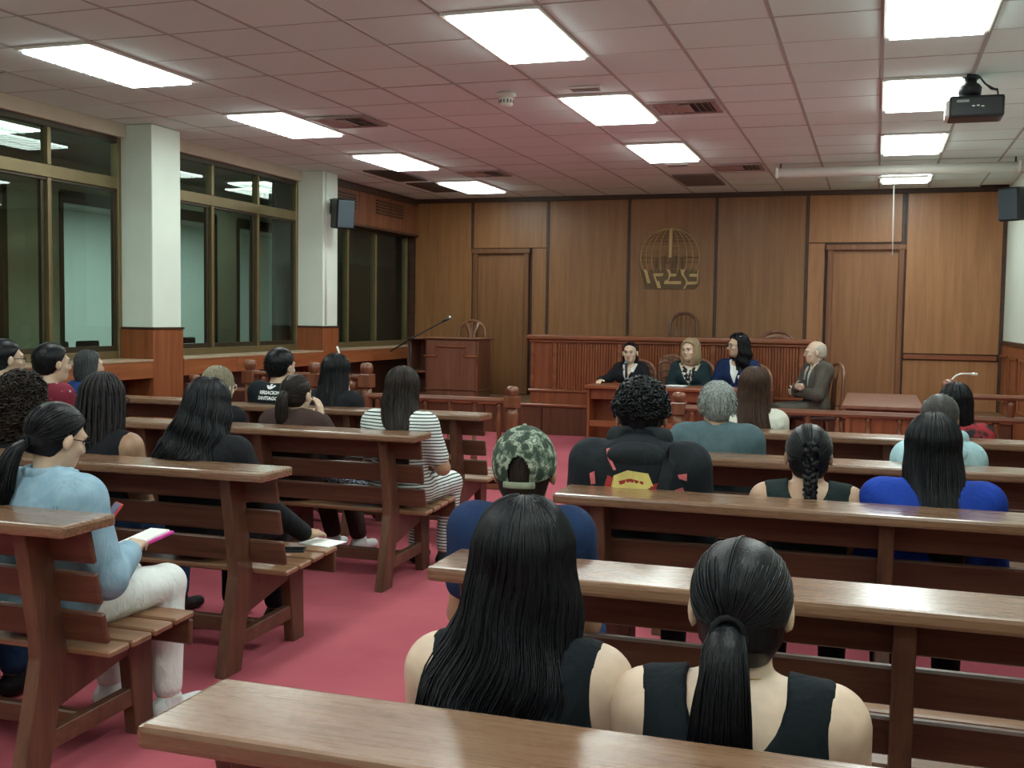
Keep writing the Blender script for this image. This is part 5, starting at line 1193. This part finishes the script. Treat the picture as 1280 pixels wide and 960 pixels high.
# --- left second row: wavy black hair, braids, curls
x, y = -2.907, 4.33
Wv = person('woman with very long wavy black hair in black clothes, beside the phone on the bench', x, y, 1.243, .02, -.10, -.14, skin='mid', top_kind='long', top_mat=BLACK, leg_mat=BLACK, shoe_mat=SHOEB, build=1.12, shoulder=.175, cell=.0105,
    arms={1: dict(el=(.10, .08, -.26), wr=(.19, .29, -.425), hd=(.2, .95, -.06), curl=.25)},
    hair=hair_long([(-.0, 0, -.02, .105, .12), (-.08, -.01, -.03, .13, .125), (-.16, -.025, -.045, .152, .12), (-.25, -.04, -.09, .165, .11), (-.36, -.05, -.10, .16, .09)], h=.022, wave=(.016, 52), lump=.028, ns=420, sr=.0042, seed=47, flyaway=.006), hmat=H_BLACK)
x, y = -3.484, 4.33
def dreads(seed=5, n=95):
    S = hair_surface(.016, [(-.0, 0, -.02, .098, .115), (-.1, .0, -.03, .108, .115), (-.2, .0, -.045, .115, .105), (-.36, .0, -.06, .115, .08)], YF_LONG, (0, 1), 0, seed); g = np.random.default_rng(seed)
    parts = [loft_parts(hair_surface(.012, [(-.0, 0, -.02, .085, .10), (-.1, 0, -.03, .08, .09)], YF_LONG), 48, 30)]
    for i in range(n):
        ph = (-1.15+1.3*i/n)*PI; k = .98+.05*(i % 3); u = np.linspace(.08+.25*(i % 4)/4, g.uniform(1.7, 2.0), 30); P = S(ph+.08*np.sin(u*2.5+i), u, k)
        parts.append(tube_data(P, .0068*(1+.16*np.sin(np.arange(30)*2.4+i)), 6))
    return merge(parts)
Dr = person('woman with long thin locs and a bare shoulder', x, y, 1.248, .0, -.16, -.05, skin='tan', top_kind='sleeveless', top_mat=BLACK, leg_mat=JEANS, shoulder=.18, build=1.1, hair=dreads(), hmat=hair_mat('hair_locs', (.009, .008, .009), (.024, .021, .022), .5), glasses=BLACK)
x, y = -3.968, 4.33
Cu = person('person with big brown-black curly hair at the left edge', x, y, 1.226, 0, -.1, -.04, skin='tan', top_kind='long', top_mat=BLACK, leg_mat=JEANS, build=1.05,
    hair=hair_curly(.034, 1000, .014, .0045, 7, drop=[(-.0, 0, -.02, .125, .135), (-.1, 0, -.03, .145, .14), (-.18, 0, -.03, .14, .13), (-.26, 0, -.04, .10, .08)], yf=YF_LONG), hmat=H_CURL)
# --- far left: two men and a person in blue
x, y = -5.21, 5.95
M1 = person('man in a maroon dotted shirt with short dark hair', x, y, 1.337, face_to(x, y)*.5, face_to(x, y)*.6, -.03, skin='light', sex='m', top_kind='long', top_mat=DOTS, leg_mat=JEANS, shoulder=.155, build=.9, cell=.0105, face=True, hair=hair_short(.014, ns=260, sr=.003, seed=51), hmat=H_BLACK)
x, y = -5.595, 5.95
M2 = person('man with black-rimmed glasses in a light blue shirt at the left edge', x, y, 1.356, face_to(x, y)*.6, face_to(x, y)*.6, -.03, skin='light', sex='m', top_kind='tee', top_mat=BRIGHT, leg_mat=JEANS, shoulder=.155, build=.9, cell=.0105, glasses=BLACK, hair=hair_short(.012, ns=220, sr=.003, seed=53, length=.012), hmat=H_BLACK)
x, y = -6.02, 7.3
Bb = person('person with a grey-black bob in a blue top near the first pillar', x, y, 1.235, face_to(x, y)*.5, face_to(x, y)*.5, -.05, skin='light', top_kind='long', top_mat=BLUE, face=True,
    hair=hair_long([(-.0, 0, -.02, .092, .108), (-.08, 0, -.025, .098, .105), (-.13, 0, -.025, .085, .085)], h=.016, ns=160, sr=.004, seed=55, flyaway=.0015), hmat=H_SALT)

# ================================================================= PANEL AT THE TABLE
mic_d = plain('microphone_grey', (.12, .13, .13), .35, .5)
P1 = person('woman in a black jacket speaking into a hand-held microphone', -2.853, 13.2, 1.264, PI-.1, .08, -.02, skin='pale', top_kind='jacket', top_mat=BLACK, leg_mat=BLACK, cell=.0085, build=.95, face=True, hscale=1.05, vopen=.36,
    arms={1: dict(abs=((.27, .12, .78), (.26, .35, .795)), hd=(-.05, 1, -.12), side=(-1, 0, .1), n=(0, .1, 1), curl=.45), -1: dict(abs=((-.24, .08, .74), (-.055, .20, .86)), hd=(.45, .1, .9), side=(-.2, -.6, .6), n=(-.6, .8, .1), curl=1.25)},
    hair=hair_long([(-.0, 0, -.02, .083, .104), (-.1, 0, -.02, .085, .09), (-.2, 0, .0, .09, .075), (-.32, 0, .03, .085, .06), (-.40, 0, .05, .06, .04)], h=.006, yf=[(.125, .12), (.105, .085), (.09, .05), (.06, .015), (-.05, -.01), (-.15, .0), (-.22, .05), (-.3, .085), (-.5, .1)], ns=160, sr=.0032, seed=61, flyaway=.0015, phr=(-1.4, .4)), hmat=H_BLACK)
iv = empty('handheld_microphone', (0, 0, 0)); tag(iv, 'grey hand-held microphone at the mouth of the speaking woman', 'microphone')
r_ = P1['root']; iv.location = r_.location; iv.rotation_euler = r_.rotation_euler
tube('handle', [(-.025, .245, .83), (-.012, .215, .985)], [.013, .019], black_p, iv, 12); v, f = lathe_data([(.003, -.03), (.022, -.02), (.027, 0), (.022, .02), (.003, .03)], 14); mesh_obj('grille_ball', [(a-.010, b+.21, c+1.005) for a, b, c in v], f, mic_d, iv, True)
def undershirt(info, mat, name='blouse', zlo=-.34, dp=0, b=1.0, bust=True):
    nk = info['J']['neck']; ch = info['J']['chest']; B = Blob(); B.ell(ch, (.148*b, .105*(1+b)/2, .155), .06); B.ell(ch+np.array([0, .01, -.13]), (.125*b, .095, .14), .06); B.cap(nk+np.array([-.06, 0, -.03]), nk+np.array([.06, 0, -.03]), .05, .05, .04)
    for q in (-1, 1) if bust else (): B.ell(ch+np.array([q*.07, .085, -.01]), (.062, .055, .062), .035)
    me = B.mesh(name, .010, .010, lambda X, Y, Z: np.maximum.reduce(np.broadcast_arrays((ch[1]+.02)-Y+0*X+0*Z, (.062+dp)-np.sqrt((X-nk[0])**2+(Y-nk[1]-.05)**2+(Z-nk[2]-.01)**2)))); return link(name, me, mat, info['root'])
undershirt(P1, WHITE, b=.95)
P2 = person('woman with a blonde bob in a dark jacket and bold print blouse', -2.117, 13.2, 1.318, PI, -.38, -.02, skin='pale', top_kind='jacket', top_mat=TEALJ, leg_mat=BLACK, cell=.009, build=1.05, face=True, hscale=1.05,
    arms={q: dict(el=(.07, .08, -.22), wr=(-.10, .30, -.225), hd=(-.7, .6, 0), curl=.4) for q in (-1, 1)}, brow=H_DARK, vopen=.5,
    hair=hair_long([(-.0, 0, -.02, .098, .112), (-.08, 0, -.025, .108, .112), (-.13, 0, -.02, .10, .10), (-.16, 0, -.02, .08, .075)], h=.018, yf=[(.125, .12), (.105, .10), (.095, .07), (.06, .045), (-.05, .045), (-.2, .04)], ns=240, sr=.0036, seed=63, flyaway=.002, phr=(-1.5, .5)), hmat=H_BLONDE)
undershirt(P2, BLOUSE, dp=.012, b=1.05)
P3 = person('woman with long black curls and glasses in a navy blazer', -1.556, 13.2, 1.386, PI-.25, -.75, -.05, skin='light', top_kind='jacket', top_mat=NAVY2, leg_mat=BLACK, cell=.009, build=1.15, face=True, glasses=BLACK, shoulder=.19, hscale=1.05, vopen=.34,
    arms={q: dict(el=(.08, .10, -.24), wr=(-.10, .28, -.28), hd=(-.7, .6, 0), curl=.4) for q in (-1, 1)},
    hair=hair_long([(-.0, 0, -.02, .105, .118), (-.1, 0, -.03, .122, .12), (-.2, 0, -.035, .13, .10), (-.3, .0, -.05, .12, .07), (-.36, 0, -.05, .08, .04)], h=.02, yf=[(.125, .12), (.105, .10), (.09, .062), (.06, .03), (-.05, .02), (-.15, .03), (-.4, .05)], wave=(.016, 55), lump=.03, ns=220, sr=.0045, seed=65, flyaway=.006, phr=(-1.4, .4)), hmat=H_BLACK)
undershirt(P3, WHITE, dp=.01, b=1.15)
ch = P3['J']['chest']; stick(P3, 'name_badge', [(-.02-.10, ch[2]-.03), (-.02-.04, ch[2]-.03), (-.02-.04, ch[2]+.01), (-.02-.10, ch[2]+.01)], .6, paper, direction=-1, off=.006)
v, f = lathe_data([(.001, 0), (.016, .003), (.002, .006)], 8); V = P3['HP']+(P3['RH'] @ ((np.array(v)+np.array([-.085, .0, .10]))*P3['hs']).T).T; mesh_obj('hair_flower', V, f, paper, P3['root'])
a4 = 2.05
P4 = person('elderly bald man with white hair and glasses in a grey suit, arms crossed', -.646, 12.9, 1.323, a4, -.22, -.06, skin='pale', sex='m', top_kind='jacket', top_mat=SUIT, leg_mat=SUIT, shoe_mat=SHOEB, cell=.009, build=1.12, shoulder=.20, face=True, hh=.004, glasses=metal, brow=H_WHITE, seat=.46,
    arms={1: dict(abs=((.27, .10, .73), (-.06, .265, .80)), hd=(-1, .1, .05), side=(0, .2, 1), n=(0, 1, .1), curl=.5), -1: dict(abs=((-.27, .10, .72), (.07, .23, .735)), hd=(1, .15, -.1), side=(0, .2, 1), n=(0, 1, .1), curl=.5)},
    hair=hair_short(.007, ns=150, sr=.0028, seed=67, length=.012, lo=-.5, hi=.35, umin=.64, yf=[(.125, .0), (.085, -.03), (.07, -.02), (.05, .0), (.02, .02), (-.02, .0), (-.06, -.03), (-.1, -.05)]), hmat=H_WHITE)
undershirt(P4, WHITE, 'dress_shirt', dp=-.012, b=1.12, bust=False)
nk = P4['J']['neck']; tube('necktie', [(0, .105, nk[2]-.02), (0, .135, nk[2]-.08), (0, .15, nk[2]-.17)], [(.016, .006), (.022, .006), (.026, .006)], cloth('tie_pale', (.42, .42, .38)), P4['root'], 8, upv=(0, 1, 0))
hp = P4['root'].location
arch_chair('arched_chair', (hp[0], hp[1], 0), a4-PI, 'tall-backed wooden chair under the man in the grey suit', top=1.10, w=.22, kind='splat')

# ---- small things on tables and benches
o = empty('paper_sheet', (-2.50, 4.66, .447), -.15); tag(o, 'white paper sheet on the bench seat under a hand', 'paper'); box('sheet', -.09, .09, -.075, .075, 0, .004, paper, o, bev=.001); box('fold', -.085, .0, -.07, .07, .004, .006, paper, o, bev=.001)
o = empty('smartphone', (-2.585, 4.475, .438), -1.25); tag(o, 'black smartphone lying on the bench seat', 'phone'); box('case', -.04, .04, -.085, .085, 0, .012, black_p, o, bev=.004, seg=2); box('screen', -.036, .036, -.08, .08, .011, .0135, plain('phone_glass', (.01, .014, .016), .1), o, bev=.001)
bagb = Blob(); bagb.cap((-.13, 0, .08), (.13, 0, .06), .075, .07, .03, (1, .8, 1)); bagb.cap((-.12, 0, .13), (.1, .02, .13), .04, .045, .03)
sp_m, t_, b_ = nt('sequin_black'); v_ = coords(t_, (1, 1, 1), False); vo = node(t_, 'ShaderNodeTexVoronoi'); vo.inputs['Scale'].default_value = 90; L(t_, v_, vo.inputs['Vector']); L(t_, ramp(t_, vo.outputs['Distance'], [(.3, (.02, .02, .03)), (.75, (.25, .25, .3))]), b_.inputs['Base Color']); b_.inputs['Roughness'].default_value = .25; b_.inputs['Metallic'].default_value = .6
o = empty('handbag', (-2.98, 5.98, .435), .3); tag(o, 'glittering dark handbag on the bench beside the striped dress', 'handbag'); link('bag_body', bagb.mesh('bag', .011), sp_m, o); tube('bag_handle', [(-.1, 0, .14), (-.06, .03, .24), (.05, .03, .24), (.1, 0, .15)], .008, black_p, o)
for x, y, rz, lb, m in ((-2.66, 12.62, .1, 'blue booklet on the table before the speaking woman', plain('booklet_blue', (.05, .06, .35), .5)), (-2.17, 12.60, -.1, 'pale notepad on the table before the blonde woman', plain('pad_blue', (.35, .42, .5), .5))):
    o = empty('notepad', (x, y, .765), rz); tag(o, lb, 'notepad'); box('cover', -.11, .11, -.08, .08, 0, .012, m, o, bev=.002); box('pages', -.105, .105, -.075, .075, .012, .016, paper if m.name != 'booklet_blue' else m, o, bev=.001)
o = empty('paper_sheet', (-1.34, 5.72, .95), .2); o.location = (-1.02, 5.95, .62); tag(o, 'white booklet held beside the grey-haired man', 'paper'); o.rotation_euler = (.9, 0, .2); box('sheet', -.09, .09, -.12, .12, 0, .006, paper, o, bev=.001); box('spine', -.006, .006, -.12, .12, -.004, .0, paper, o, bev=0)
